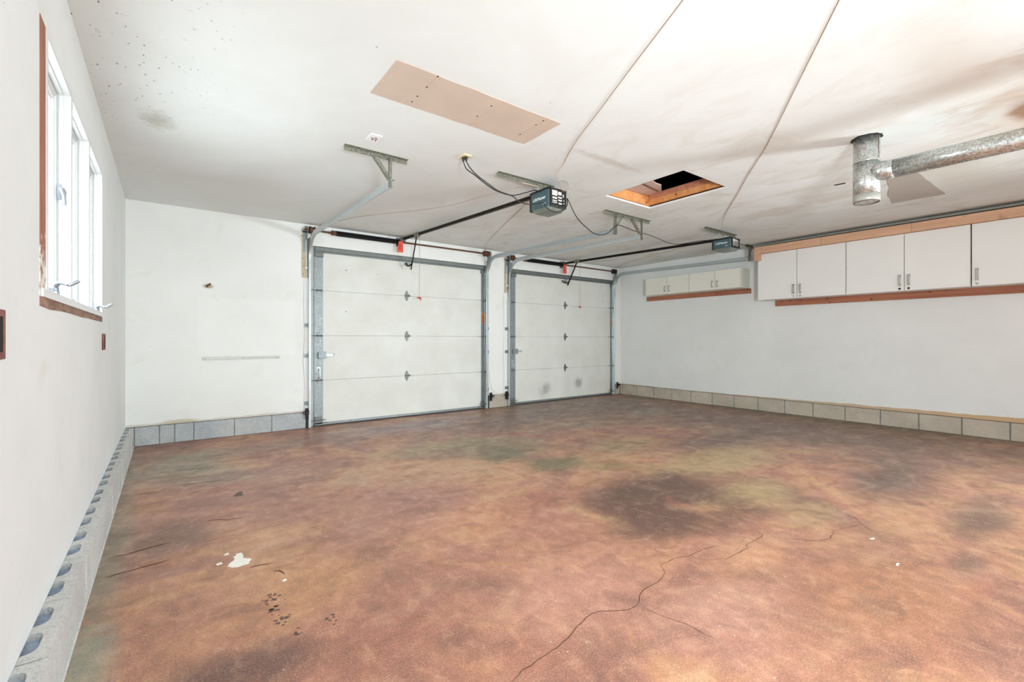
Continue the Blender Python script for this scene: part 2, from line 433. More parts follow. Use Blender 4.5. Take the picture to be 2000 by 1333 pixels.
# ------------------------------------------------------------------ floor
bm = B(); box(bm, -.60, YR-.3, -.12, 7.95, 6.75, 0)
floor = obj('floor', bm, 'stained_concrete', kind='structure')
def ribbon(bm, pts, w, z=.0012):
    """thin jagged crack outline lying on the floor"""
    P = []
    for i in range(len(pts)-1):
        a, b = Vector(pts[i]), Vector(pts[i+1]); k = max(2, int((b-a).length/.035))
        for j in range(k):
            q = a.lerp(b, j/k)
            if j: q += Vector((random.uniform(-1, 1), random.uniform(-1, 1)))*.007
            P.append(q)
    P.append(Vector(pts[-1])); L = []
    for i, p in enumerate(P):
        d = (P[min(i+1, len(P)-1)]-P[max(i-1, 0)]).normalized(); nrm = Vector((-d.y, d.x))
        ww = w*random.uniform(.45, 1.2)*(.35 if i in (0, len(P)-1) else 1)
        L.append((bm.verts.new((p.x+nrm.x*ww, p.y+nrm.y*ww, z)), bm.verts.new((p.x-nrm.x*ww, p.y-nrm.y*ww, z))))
    for (a, b), (c_, d) in zip(L, L[1:]): bm.faces.new((a, b, d, c_))
CR = [([(0.944, 1.253), (1.006, 1.275), (1.083, 1.282), (1.191, 1.288), (1.302, 1.319), (1.411, 1.353), (1.488, 1.351), (1.593, 1.284), (1.66, 1.282), (1.771, 1.339), (1.926, 1.351), (1.996, 1.374), (2.046, 1.435), (2.16, 1.435), (2.252, 1.402), (2.352, 1.402), (2.479, 1.384)], .0022),
 ([(2.16, 1.435), (2.165, 1.486), (2.172, 1.556), (2.166, 1.62)], .0018),
 ([(2.26, 1.407), (2.289, 1.321), (2.39, 1.263), (2.518, 1.258), (2.598, 1.255), (2.641, 1.283), (2.78, 1.283), (2.851, 1.287), (2.885, 1.34)], .0022),
 ([(2.851, 1.287), (2.9, 1.193), (2.989, 1.104), (3.03, 1.052), (3.123, 1.025), (3.261, 1.056), (3.362, 1.028), (3.508, 0.977), (3.465, 0.926), (3.425, 0.877)], .0022),
 ([(3.508, 0.977), (3.608, 1.046), (3.645, 1.129), (3.72, 1.19)], .0022),
 ([(3.572, 0.994), (3.626, 0.902), (3.642, 0.793), (3.645, 0.675), (3.615, 0.549), (3.641, 0.45), (3.594, 0.303)], .0018),
 ([(1.662, 1.256), (1.677, 1.163), (1.708, 1.075), (1.705, 1.005), (1.716, 0.948)], .0018),
 ([(3.471, 3.593), (3.628, 3.594), (3.81, 3.613), (4.01, 3.661)], .004),
 ([(.944, 1.253), (.86, 1.22), (.78, 1.13)], .002)]
for p, w in CR:
    bm = B(); ribbon(bm, p, w*.72); obj('crack', bm, 'crack_dark', floor)
def spot(name, pts, mat, z=.0012, label=None):
    bm = B(); P = []
    for i in range(len(pts)):
        a = Vector(pts[i]); b = Vector(pts[(i+1) % len(pts)])
        for j in range(3):
            q = a.lerp(b, j/3)
            if j: q += Vector((random.uniform(-1, 1), random.uniform(-1, 1)))*(b-a).length*.16
            P.append((q.x, q.y))
    prism(bm, P, 'Z', .0002, z); obj(name, bm, mat, floor, label=label)
spot('paint_splash', [(0.25, 2.771), (0.257, 2.796), (0.289, 2.851), (0.3, 2.908), (0.327, 2.905), (0.333, 2.866), (0.324, 2.834), (0.358, 2.799), (0.345, 2.745), (0.313, 2.739), (0.282, 2.738)], 'white_splash', label='white paint splash')
for p in ([(0.205, 2.836), (0.231, 2.847), (0.234, 2.823), (0.21, 2.816)], [(0.249, 2.94), (0.269, 2.945), (0.271, 2.926), (0.253, 2.921)], [(0.445, 2.449), (0.463, 2.46), (0.47, 2.447), (0.452, 2.433)],
          [(3.30, .885), (3.34, .88), (3.335, .872), (3.30, .874)], [(3.02, .70), (3.06, .70), (3.055, .69), (3.02, .688)]):
    spot('paint_splash', p, 'white_splash')
for p in ([(0.367, 2.143), (0.384, 2.162), (0.411, 2.162), (0.418, 2.126), (0.4, 2.103), (0.373, 2.1)], [(0.393, 1.957), (0.406, 1.982), (0.428, 1.983), (0.43, 1.955), (0.406, 1.943)],
          [(0.403, 3.979), (0.418, 4.051), (0.459, 4.08), (0.47, 3.973), (0.439, 3.965)], [(0.364, 2.341), (0.396, 2.312), (0.394, 2.296), (0.369, 2.314)],
          [(0.366, 2.217), (0.39, 2.275), (0.397, 2.259), (0.381, 2.195), (0.369, 2.187)], [(0.539, 1.984), (0.556, 2.011), (0.58, 1.994), (0.566, 1.964), (0.545, 1.97)]):
    cx_ = sum(q[0] for q in p)/len(p); cy_ = sum(q[1] for q in p)/len(p)
    r_ = max(abs(q[0]-cx_)+abs(q[1]-cy_) for q in p)
    k_ = 1 if p[0][1] > 3.5 else int(11)
    if k_ == 1: spot('dark_spot', p, 'dark_spot')
    else:
        for j in range(k_):
            a_ = random.uniform(0, 2*PI); q_ = random.uniform(0, r_); s_ = r_*random.uniform(.06, .26)
            x_, y_ = cx_+math.cos(a_)*q_, cy_+math.sin(a_)*q_*1.5
            spot('dark_spot', [(x_-s_, y_), (x_-s_*.3, y_+s_*.8), (x_+s_, y_+s_*.3), (x_+s_*.5, y_-s_*.7)], 'dark_spot')
for p in ([(0.174, 3.534), (0.262, 3.538), (0.31, 3.49), (.386, 3.47)], [(0.34, 2.69), (0.382, 2.69), (0.443, 2.67)], [(0.426, 2.58), (0.455, 2.564), (0.471, 2.504)],
          [(-.02, 5.05), (.25, 5.03), (.40, 5.06)], [(.05, 4.75), (.3, 4.72)], [(.1, 4.55), (.38, 4.50)], [(-.2, 4.45), (-.02, 4.46)], [(-.25, 3.25), (.02, 3.30)], [(-.24, 3.0), (.0, 3.04)]):
    bm = B(); ribbon(bm, p, .004); obj('scratch', bm, 'crack_dark', floor)

# ------------------------------------------------------------------ ceiling with the attic hatch
HX0, HX1, HY0, HY1 = 3.700, 4.460, 2.355, 3.270
CT = .016
bm = B()
box(bm, -.6, YR-.1, H, HX0, 6.6, H+CT); box(bm, HX1, YR-.1, H, 7.95, 6.6, H+CT)
box(bm, HX0, YR-.1, H, HX1, HY0, H+CT); box(bm, HX0, HY1, H, HX1, 6.6, H+CT)
ceiling = obj('ceiling', bm, 'painted_ceiling', kind='structure')
def cpart(name, mat, *b, **k):
    bm = B(); box(bm, *b); return obj(name, bm, mat, ceiling, **k)
# bare lumber around the hatch, two boards high on the long side
cpart('framing_board', 'framing_wood', HX0-.04, HY1-.005, H+CT+.006, HX1+.0, HY1+.033, H+.13)
cpart('framing_board', 'framing_wood', HX1-.035, HY0-.1, H+CT+.012, HX1+.003, HY1-.005, H+.085)
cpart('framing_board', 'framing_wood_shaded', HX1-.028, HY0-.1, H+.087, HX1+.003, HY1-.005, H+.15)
cpart('framing_board', 'framing_wood', HX0-.04, HY0-.04, H+CT+.006, HX0-.002, HY1-.005, H+.12)
cpart('framing_board', 'framing_wood', HX0-.002, HY0-.04, H+CT+.006, HX1-.035, HY0-.002, H+.12)
cpart('ragged_edge_paper', 'white_paint', HX1+.0, HY0, H-.003, HX1+.012, HY1+.004, H-.0002)
cpart('ragged_edge_paper', 'white_paint', HX0+.25, HY1, H-.003, HX1, HY1+.008, H-.0002)
# gypsum offcuts lying over the joists and the dark attic above
bm = B(); prism(bm, [(3.30, 2.60), (3.30, 3.62), (4.41, 3.62), (4.41, 3.25), (4.39, 3.065), (4.242, 2.964), (4.16, 2.963), (4.04, 2.938), (3.98, 2.85), (3.9, 2.60)], 'Z', H+.136, H+.149)
obj('gypsum_offcut', bm, 'gypsum_pink', ceiling)
bm = B(); tube(bm, [(3.4, 2.94, H+.131), (4.36, 3.09, H+.131)], .006, 6); obj('wire', bm, 'rusty_steel', ceiling)
bm = B(); box(bm, 2.6, 1.4, H+1.0, 5.6, 4.4, H+1.02); box(bm, 2.58, 1.4, H+CT, 2.6, 4.4, H+1.02); box(bm, 5.6, 1.4, H+CT, 5.62, 4.4, H+1.02)
box(bm, 2.6, 1.38, H+CT, 5.6, 1.4, H+1.02); box(bm, 2.6, 4.4, H+CT, 5.6, 4.42, H+1.02)
obj('attic_lining', bm, 'roofing_dark', ceiling)
# unpainted drywall patches let into the ceiling
def jag(pts, amp=.004, step=.12):
    out = []
    for i in range(len(pts)):
        a = Vector(pts[i]); b = Vector(pts[(i+1) % len(pts)]); k = max(1, int((b-a).length/step))
        for j in range(k):
            q = a.lerp(b, j/k)
            if j: q += Vector((random.uniform(-1, 1), random.uniform(-1, 1)))*amp
            out.append((q.x, q.y))
    return out
bm = B(); prism(bm, jag([(.994, 2.356), (2.211, 2.356), (2.209, 2.778), (.995, 2.768)]), 'Z', H-.0025, H-.0003)
patch = obj('drywall_patch', bm, 'bare_drywall', ceiling, label='bare tan drywall patch')
for x0, ys in ((1.245, (2.36, 2.50, 2.63, 2.71)), (1.68, (2.45, 2.62)), (2.08, (2.40, 2.48, 2.66))):
    for y in ys:
        bm = B(); tube(bm, [(x0, y, H-.004), (x0, y, H-.002)], .006, 8); obj('screw_head', bm, 'black_steel', ceiling)
for x0, y0, y1 in ((1.245, 2.36, 2.50), (1.70, 2.50, 2.77), (2.085, 2.38, 2.72)):
    cpart('patch_line', 'crown_wood', x0-.001, y0, H-.0032, x0+.001, y1, H-.0024)
bm = B(); prism(bm, jag([(5.10, 1.105), (6.48, 1.092), (6.441, 1.526), (6.25, 1.49), (6.05, 1.47), (5.75, 1.38), (5.45, 1.33), (5.10, 1.25)]), 'Z', H-.0025, H-.0003)
obj('drywall_patch', bm, 'grey_drywall', ceiling, label='grey unpainted drywall patch')
bm = B(); prism(bm, [(5.225, 1.69), (5.255, 1.68), (5.262, 1.60), (5.235, 1.60)], 'Z', H-.0035, H-.0005); obj('slot', bm, 'dark_hole', ceiling)

# ------------------------------------------------------------------ left wall, window opening Y 2.278-4.212, Z 1.293-2.318
WY0, WY1, WZ0, WZ1 = 2.278, 4.212, 1.293, 2.318
XO = LW-.16
bm = B()
box(bm, XO, YR, BZ+.002, LW, WY0, H); box(bm, XO, WY1, BZ+.002, LW, 6.6, H)
box(bm, XO, WY0, BZ+.002, LW, WY1, WZ0); box(bm, XO, WY0, WZ1, LW, WY1, H)
wall_left = obj('wall_left', bm, 'painted_drywall_left', kind='structure')
bm = B()
OPX0, OPX1, OPZ = 0.9, 6.3, 2.35  # unseen opening added to the rear wall to let the fill light in
box(bm, XO, YR-.12, BZ*0, OPX0, YR, H); box(bm, OPX1, YR-.12, 0, 7.95, YR, H); box(bm, OPX0, YR-.12, OPZ, OPX1, YR, H)
wall_rear = obj('wall_rear', bm, 'white_paint', kind='structure')

# hollow concrete blocks, cut so that their cores show on the ledge in front of the left wall
def hollow_block_mesh(L, dep, hgt):
    cu = bpy.data.curves.new('blk', 'CURVE'); cu.dimensions = '2D'; cu.fill_mode = 'BOTH'; cu.extrude = hgt/2
    def spl(pts):
        s = cu.splines.new('POLY'); s.points.add(len(pts)-1)
        for p, q in zip(s.points, pts): p.co = (q[0], q[1], 0, 1)
        s.use_cyclic_u = True
    spl([(0, 0), (-dep, 0), (-dep, L), (0, L)])
    for cy0 in (.042, .222):
        a, b = cy0, cy0+.135; x0, x1 = -.034, -.160; r = .035; pts = []
        for (cx, cy, s0) in ((x0-r, a+r, -90), (x0-r, b-r, 0), (x1+r, b-r, 90), (x1+r, a+r, 180)):
            for k in range(5):
                t_ = math.radians(s0+k*22.5); pts.append((cx+r*math.cos(t_), cy+r*math.sin(t_)))
        spl(pts[::-1])
    tmp = bpy.data.objects.new('tmp', cu); COL.objects.link(tmp); bpy.context.view_layer.update()
    me = bpy.data.meshes.new_from_object(tmp.evaluated_get(bpy.context.evaluated_depsgraph_get()))
    bpy.data.objects.remove(tmp); me.transform(Matrix.Translation((0, 0, hgt/2)))
    me.materials.clear(); me.materials.append(M['concrete_left']); me.name = 'concrete_block'
    for p in me.polygons: p.use_smooth = False
    return me
bl = hollow_block_mesh(.395, .19, BZ)
y = 1.953-.406*11
while y < 6.25:
    if y+.4 > YR:
        o = bpy.data.objects.new('concrete_block', bl); COL.objects.link(o); o.parent = wall_left
        o.location = Vector((LB+random.uniform(-.002, .002), y+.005, 0))-ORG['wall_left']
        o.rotation_euler.z = random.uniform(-.004, .004)
    y += .406
bm = B(); box(bm, LB-.185, YR, 0, LB-.030, 6.455, BZ-.024); obj('core_mortar', bm, 'core_mortar', wall_left)
bm = B(); y = 1.953-.406*11
while y < 6.5:
    if y > YR:
        P = [(LB-.009, y-.004), (LB-.185, y-.004), (LB-.185, y+.005), (LB-.009, y+.005)]
        prism(bm, P, 'Z', .0, BZ-.006)
    y += .406
obj('mortar_joints', bm, 'mortar', wall_left, kind='stuff')
bm = B(); prism(bm, [(LB-.002, 0), (LB+.004, 0), (LB+.002, .003), (LB-.002, .006)], 'Y', YR, 6.455); obj('mortar_fillet', bm, 'concrete_left', wall_left)

# the window: frame, two mullions, three sashes, glass, crank handles and one latch
window = setting('window_1', (LW, (WY0+WY1)/2, WZ0))
def wpart(name, mat, *b, **k):
    bm = B(); box(bm, *b); return obj(name, bm, mat, window, **k)
FX = LW+.002
wpart('raw_jamb_board', 'raw_jamb_wood', LW-.10, WY0, WZ0+.035, FX, 2.368, WZ1, label='bare brown jamb board with peeling paint')
wpart('jamb', 'white_gloss', LW-.10, 2.368, 1.34, FX+.004, 2.388, WZ1)
bm = B()
P = [(WY0, WZ0), (2.45, WZ0-.006), (2.8, WZ0+.002), (3.3, WZ0-.004), (3.8, WZ0+.004), (WY1, WZ0), (WY1, WZ0+.03), (3.2, WZ0+.034), (WY0, WZ0+.033)]
prism(bm, P, 'X', LW-.05, FX); obj('sill_edge', bm, 'brown_dirty_sill', window, label='dirty raw wood edge under the sill')
wpart('sill', 'white_gloss', LW-.12, 2.30, WZ0+.033, FX+.006, WY1, 1.356)
wpart('jamb', 'white_gloss', LW-.12, 4.200, 1.356, FX, WY1, WZ1)
wpart('head', 'white_gloss', LW-.12, 2.388, 2.300, FX, 4.200, WZ1)
ZA, ZB = 1.356, 2.300
units = ((2.388, 2.931), (2.965, 3.540), (3.572, 4.200))
for a, b in ((2.931, 2.965), (3.540, 3.572)):
    wpart('mullion', 'white_gloss', LW-.12, a, ZA, FX, b, ZB)
def ring(name, y0, y1, z0, z1, x0, x1, w, mat='white_gloss', bev=0):
    bm = B()
    box(bm, x0, y0, z0, x1, y1, z0+w); box(bm, x0, y0, z1-w, x1, y1, z1)
    box(bm, x0, y0, z0+w, x1, y0+w, z1-w); box(bm, x0, y1-w, z0+w, x1, y1, z1-w)
    return obj(name, bm, mat, window)
for a, b in units:
    ring('stop', a, b, ZA, ZB, LW-.038, LW-.0245, .006)
    ring('sash', a+.003, b-.003, ZA+.003, ZB-.003, LW-.078, LW-.0455, .016)
    ring('sash', a+.016, b-.016, ZA+.016, ZB-.016, LW-.078, LW-.052, .022)
    ring('glazing_bead', a+.036, b-.036, ZA+.036, ZB-.036, LW-.074, LW-.060, .012)
    bm = B(); box(bm, LW-.070, a+.03, ZA+.03, LW-.066, b-.03, ZB-.03); obj('pane', bm, 'window_glass', window)
def crank(y, x0=-.372, z=1.400, s=1):
    bm = B(); box(bm, x0-.012, y-.03, z-.04, x0+.012, y+.03, z-.022); bevel(bm, .004); sphere(bm, (x0, y, z-.018), .014)
    c_ = obj('crank_handle', bm, 'silver_handle', window, True)
    bm = B()
    pts = smooth_path([(x0, y, z-.02), (x0+.006, y-.005, z+.000), (x0+.022, y-.02, z+.008), (x0+.048, y-.05*s, z-.001)])
    tube(bm, pts, [.010-.004*i/len(pts) for i in range(len(pts))], 8)
    tube(bm, [(x0+.048, y-.05*s, z-.004), (x0+.060, y-.045*s, z+.006), (x0+.078, y-.04*s, z+.020)], [.006, .009, .008], 10)
    o_ = obj('crank_arm', bm, 'silver_handle', window, True)
crank(2.66, -.372, 1.400); crank(4.03, -.366, 1.385)
bm = B(); box(bm, -.404, 2.918, 1.815, -.386, 2.931, 1.885); bevel(bm, .003)
obj('latch_plate', bm, 'silver_handle', window)
bm = B(); tube(bm, [(-.384, 2.932, 1.852), (-.384, 2.906, 1.852)], .014, 12)
tube(bm, [(-.384, 2.905, 1.862), (-.376, 2.900, 1.83), (-.372, 2.896, 1.787)], [.011, .008, .006], 8)
obj('latch_lever', bm, 'silver_handle', window, True)

# left-wall boxes: open brown box by the frame edge, dark slot box and white plate near the corner
def plate(name, label, cat, mat, b, hole=None):
    t_ = thing(name, label, cat, ((b[0]+b[3])/2, (b[1]+b[4])/2, b[2]))
    bm = B(); box(bm, *b); bevel(bm, .002, 1); obj('cover', bm, mat, t_)
    if hole:
        bm = B(); box(bm, *hole); obj('opening', bm, 'dark_hole', t_)
    return t_
plate('outlet_box', 'open brown electrical box on the left wall, cut by the photo edge', 'outlet', 'brown_plate', (LW+.0005, 1.715, 1.12, LW+.006, 1.828, 1.254), (LW+.006, 1.74, 1.14, LW+.0065, 1.80, 1.235))
plate('outlet_box', 'narrow dark electrical box below the far end of the window', 'outlet', 'brown_plate', (LW+.0005, 4.20, 1.10, LW+.012, 4.30, 1.213), (LW+.012, 4.22, 1.115, LW+.0125, 4.28, 1.20))
plate('switch_plate', 'small white cover plate on the left wall near the far corner', 'switch', 'white_gloss', (LW+.0005, 5.45, 1.10, LW+.006, 5.53, 1.19))

# ------------------------------------------------------------------ back wall with two door openings
O1 = (1.515, 4.360); O2 = (4.800, 7.600); OT = 2.42
bm = B(); YT = D+.14
box(bm, LW-.05, BW, BZ+.004, O1[0]-.055, YT, H); box(bm, O1[1], BW, BZ+.004, O2[0]-.03, YT, H)
box(bm, O2[1], BW, BZ+.004, 7.93, YT, H)
box(bm, O1[0]-.055, BW, OT, O1[1], YT, H); box(bm, O2[0]-.03, BW, OT, O2[1], YT, H)
wall_back = obj('wall_back', bm, 'painted_drywall_back', kind='structure')
def bbox_part(name, mat, par, *b, bev=0, **k):
    bm = B(); box(bm, *b)
    if bev: bevel(bm, bev, 1)
    return obj(name, bm, mat, par, **k)
bbox_part('jamb_board', 'white_paint', wall_back, O1[0]-.054, BW-.001, BZ+.01, O1[0]-.004, YT, OT)
bbox_part('jamb_board', 'white_paint', wall_back, O2[0]-.029, BW-.001, BZ+.01, O2[0]-.002, YT, OT)
bbox_part('door_stop', 'white_paint', wall_back, O1[0]-.05, D+.10, 0, O1[1]+.02, D+.14, 2.45)  # panels added behind both doors to stop daylight leaking through the gaps
bbox_part('door_stop', 'white_paint', wall_back, O2[0]-.03, D+.10, 0, O2[1]+.02, D+.14, 2.45)
# blocks of the back wall (the joints read from the photograph)
def blocks(edges, mat, par, face, axis, gap=.009):
    for a, b in zip(edges, edges[1:]):
        bm = B()
        lo, hi = min(a, b)+gap/2, max(a, b)-gap/2
        j = random.uniform(-.002, .002)
        if axis == 'X': box(bm, lo, face+j, .004, hi, face+.12, BZ-.003)
        else: box(bm, face+j, lo, .004, face+.12, hi, BZ-.003)
        bevel(bm, .0035, 1); obj('concrete_block', bm, mat, par)
blocks([LB, -.067, .071, .25, .655, 1.061, 1.468], 'concrete_back', wall_back, D, 'X')
blocks([4.385, 4.775], 'concrete_right', wall_back, D, 'X'); blocks([7.622, RB], 'concrete_right', wall_back, D, 'X')
bm = B(); box(bm, LW-.04, D+.006, 0, 1.464, D+.11, BZ+.003); obj('mortar_bed', bm, 'mortar', wall_back)
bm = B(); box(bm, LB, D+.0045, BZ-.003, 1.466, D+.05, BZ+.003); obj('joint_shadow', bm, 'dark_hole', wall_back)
bm = B(); box(bm, 4.39, D+.006, 0, 4.77, D+.11, BZ+.003); obj('mortar_bed', bm, 'mortar', wall_back)
bbox_part('mortar_bed', 'mortar', wall_back, 7.615, D+.008, 0, 7.95, D+.13, BZ+.003)
# dark rubber strips closing the gap beside the blocks
for x0, x1 in ((1.469, 1.509), (4.362, 4.384), (4.776, 4.80), (7.60, 7.621)):
    bbox_part('weather_strip', 'grey_rubber', wall_back, x0, D+.004, .001, x1, D+.05, BZ+.012)
bm = B(); box(bm, .331, BW-.010, .931, 1.151, BW+.001, .963); bevel(bm, .002, 1)
sr = thing('metal_strip', 'long thin grey metal strip screwed to the back wall', 'rail', (.74, BW, .931)); obj('bar', bm, 'aluminium_strip', sr)
for x in (.36, .74, 1.12):
    bm = B(); tube(bm, [(x, BW-.010, .947), (x, BW-.013, .947)], .006, 8); obj('screw', bm, 'dark_galvanised', sr)
bm = B(); tube(bm, smooth_path([(.375, BW+.004, 1.79), (.378, BW-.004, 1.80), (.395, BW-.012, 1.815), (.41, BW-.008, 1.83)]), .009, 8)
tag(obj('wall_hook', bm, 'rusty_steel', None, True), 'small brown hook stub in a stained hole on the back wall', 'hook')

# ------------------------------------------------------------------ right wall
bm = B(); box(bm, RW, YR, BZ+.004, RW+.16, 6.6, H)
wall_right = obj('wall_right', bm, 'painted_drywall_right', kind='structure')
bbox_part('block_joint_lining', 'mortar', wall_right, RB+.007, YR, 0, RB+.11, 6.46, BZ+.003)
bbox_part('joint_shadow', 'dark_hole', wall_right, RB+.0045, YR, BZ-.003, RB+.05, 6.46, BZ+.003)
E_ = [6.463, 6.397, 6.024, 5.607, 5.2, 4.8, 4.383, 3.986, 3.588, 3.181, 2.785, 2.375, 1.968, 1.568, 1.166, .762, .358, -.048, -.454, -.86, -1.266, -1.672, -2.078, -2.484]
blocks(E_, 'concrete_right', wall_right, RB, 'Y', .012)
bbox_part('mortar_smear', 'concrete_right', wall_right, RW-.003, 5.6, BZ+.005, RW+.001, 6.4, BZ+.018)

# ------------------------------------------------------------------ perforated angle iron
def perf(bm, p0, p1, wdir, w=.032, pitch=.019, r=.0055, off=0):
    """one leg of a slotted angle: a strip from p0 to p1 with a row of round holes"""
    p0, p1, wd = Vector(p0), Vector(p1), Vector(wdir).normalized(); d = (p1-p0); L = d.length; d.normalize()
    wd = (wd-d*wd.dot(d)).normalized()
    n = max(1, int(L/pitch)); st = L/n
    for i in range(n):
        c_ = p0+d*(st*(i+.5))+wd*(w/2)
        O = []; I = []
        for k in range(8):
            a = 2*PI*(k+.5)/8; I.append(bm.verts.new(c_+d*math.cos(a)*r+wd*math.sin(a)*r))
        hx, hw = st/2, w/2
        for (u, v) in ((hx, hw*.4), (hx*.45, hw), (-hx*.45, hw), (-hx, hw*.4), (-hx, -hw*.4), (-hx*.45, -hw), (hx*.45, -hw), (hx, -hw*.4)):
            O.append(bm.verts.new(c_+d*u+wd*v))
        O8 = O
        for k in range(8):
            bm.faces.new((I[k], I[(k+1) % 8], O8[(k+1) % 8], O8[k]))
        for q, (i1, i2) in (((hx, hw), (0, 1)), ((-hx, hw), (2, 3)), ((-hx, -hw), (4, 5)), ((hx, -hw), (6, 7))):
            v = bm.verts.new(c_+d*q[0]+wd*q[1]); bm.faces.new((O8[i1], v, O8[i2]))
def angle_iron(name, par, p0, p1, w1, w2, w=.034, mat='perforated_steel', **k):
    bm = B(); perf(bm, p0, p1, w1, w, **k); perf(bm, p0, p1, w2, w, **k)
    return obj(name, bm, mat, par, solid=.0025)
def bolt(par, c, d=(0, -1, 0), r=.009, l=.012, mat='dark_galvanised'):
    c = Vector(c); bm = B(); tube(bm, [c, c+Vector(d)*l], r, 6); obj('bolt', bm, mat, par)

def hanger(label, x0, x1, verts, y=3.640, z_top=H-.001):
    """slotted angle screwed to the ceiling with vertical drops and diagonal braces"""
    t_ = thing('track_hanger', label, 'bracket', ((x0+x1)/2, y, z_top-.25), None)
    angle_iron('ceiling_angle', t_, (x0, y, z_top), (x1, y, z_top), (0, 0, -1), (0, -1, 0))
    for xv, xb, zb, zt in verts:
        s_ = 1 if xb > xv else -1
        angle_iron('drop_angle', t_, (xv, y-.004, zb), (xv, y-.004, z_top-.01), (-s_, 0, 0), (0, -1, 0), .030)
        angle_iron('brace_angle', t_, (xb, y-.008, z_top-.03), (xv-s_*.004, y-.008, zb+.06), (-s_, 0, -.4), (0, 1, 0), .028)
        bolt(t_, (xv-s_*.015, y-.004, zb+.04)); bolt(t_, (xv-s_*.015, y-.004, zb+.015)); bolt(t_, (xv-s_*.01, y-.004, z_top-.03)); bolt(t_, (xb, y-.010, z_top-.03))
    return t_
hanger('perforated steel hanger above the end of the leftmost door track', 1.102, 1.627, [(1.462, 1.335, 2.430, 0)])
hanger('wide perforated steel hanger with two drops between the two openers', 4.095, 4.955, [(4.285, 4.43, 2.425, 0), (4.770, 4.60, 2.425, 0)])
hanger('small perforated steel hanger beside the end of the wall cabinets', 7.38, 7.70, [(7.50, 7.60, 2.435, 0)], y=3.60)

# ------------------------------------------------------------------ garage doors
def crescent_hinge(par, x, z, y):
    bm = B()
    for s in (1, -1):
        P = [(x-.030, z+s*.002), (x-.034, z+s*.02), (x-.018, z+s*.055), (x-.004, z+s*.078), (x+.004, z+s*.078), (x+.016, z+s*.055), (x+.026, z+s*.02), (x+.030, z+s*.002)]
        prism(bm, P if s > 0 else P[::-1], 'Y', y-.005, y-.0005)
    h_ = obj('centre_hinge', bm, 'dark_galvanised', par)
    bm = B(); tube(bm, [(x-.036, y-.008, z), (x+.036, y-.008, z)], .006, 8)
    prism(bm, [(x+.014, z-.02), (x+.062, z-.008), (x+.066, z+.006), (x+.02, z+.03)], 'Y', y-.010, y-.003)
    obj('hinge_pin', bm, 'perforated_steel', h_)
def edge_hinge(par, x, z, y, s):
    bm = B()
    box(bm, x-.032, y-.006, z-.045, x+.032, y-.0005, z+.045); bevel(bm, .002, 1)
    h_ = obj('edge_hinge', bm, 'galvanised_sheet', par)
    bm = B(); tube(bm, [(x-s*.045, y-.018, z), (x+s*.036, y-.018, z)], .0095, 8)
    box(bm, x-.034, y-.016, z-.014, x-.022, y-.004, z+.014); box(bm, x+.022, y-.016, z-.014, x+.034, y-.004, z+.014)
    obj('knuckle', bm, 'dark_galvanised', h_)
    return h_
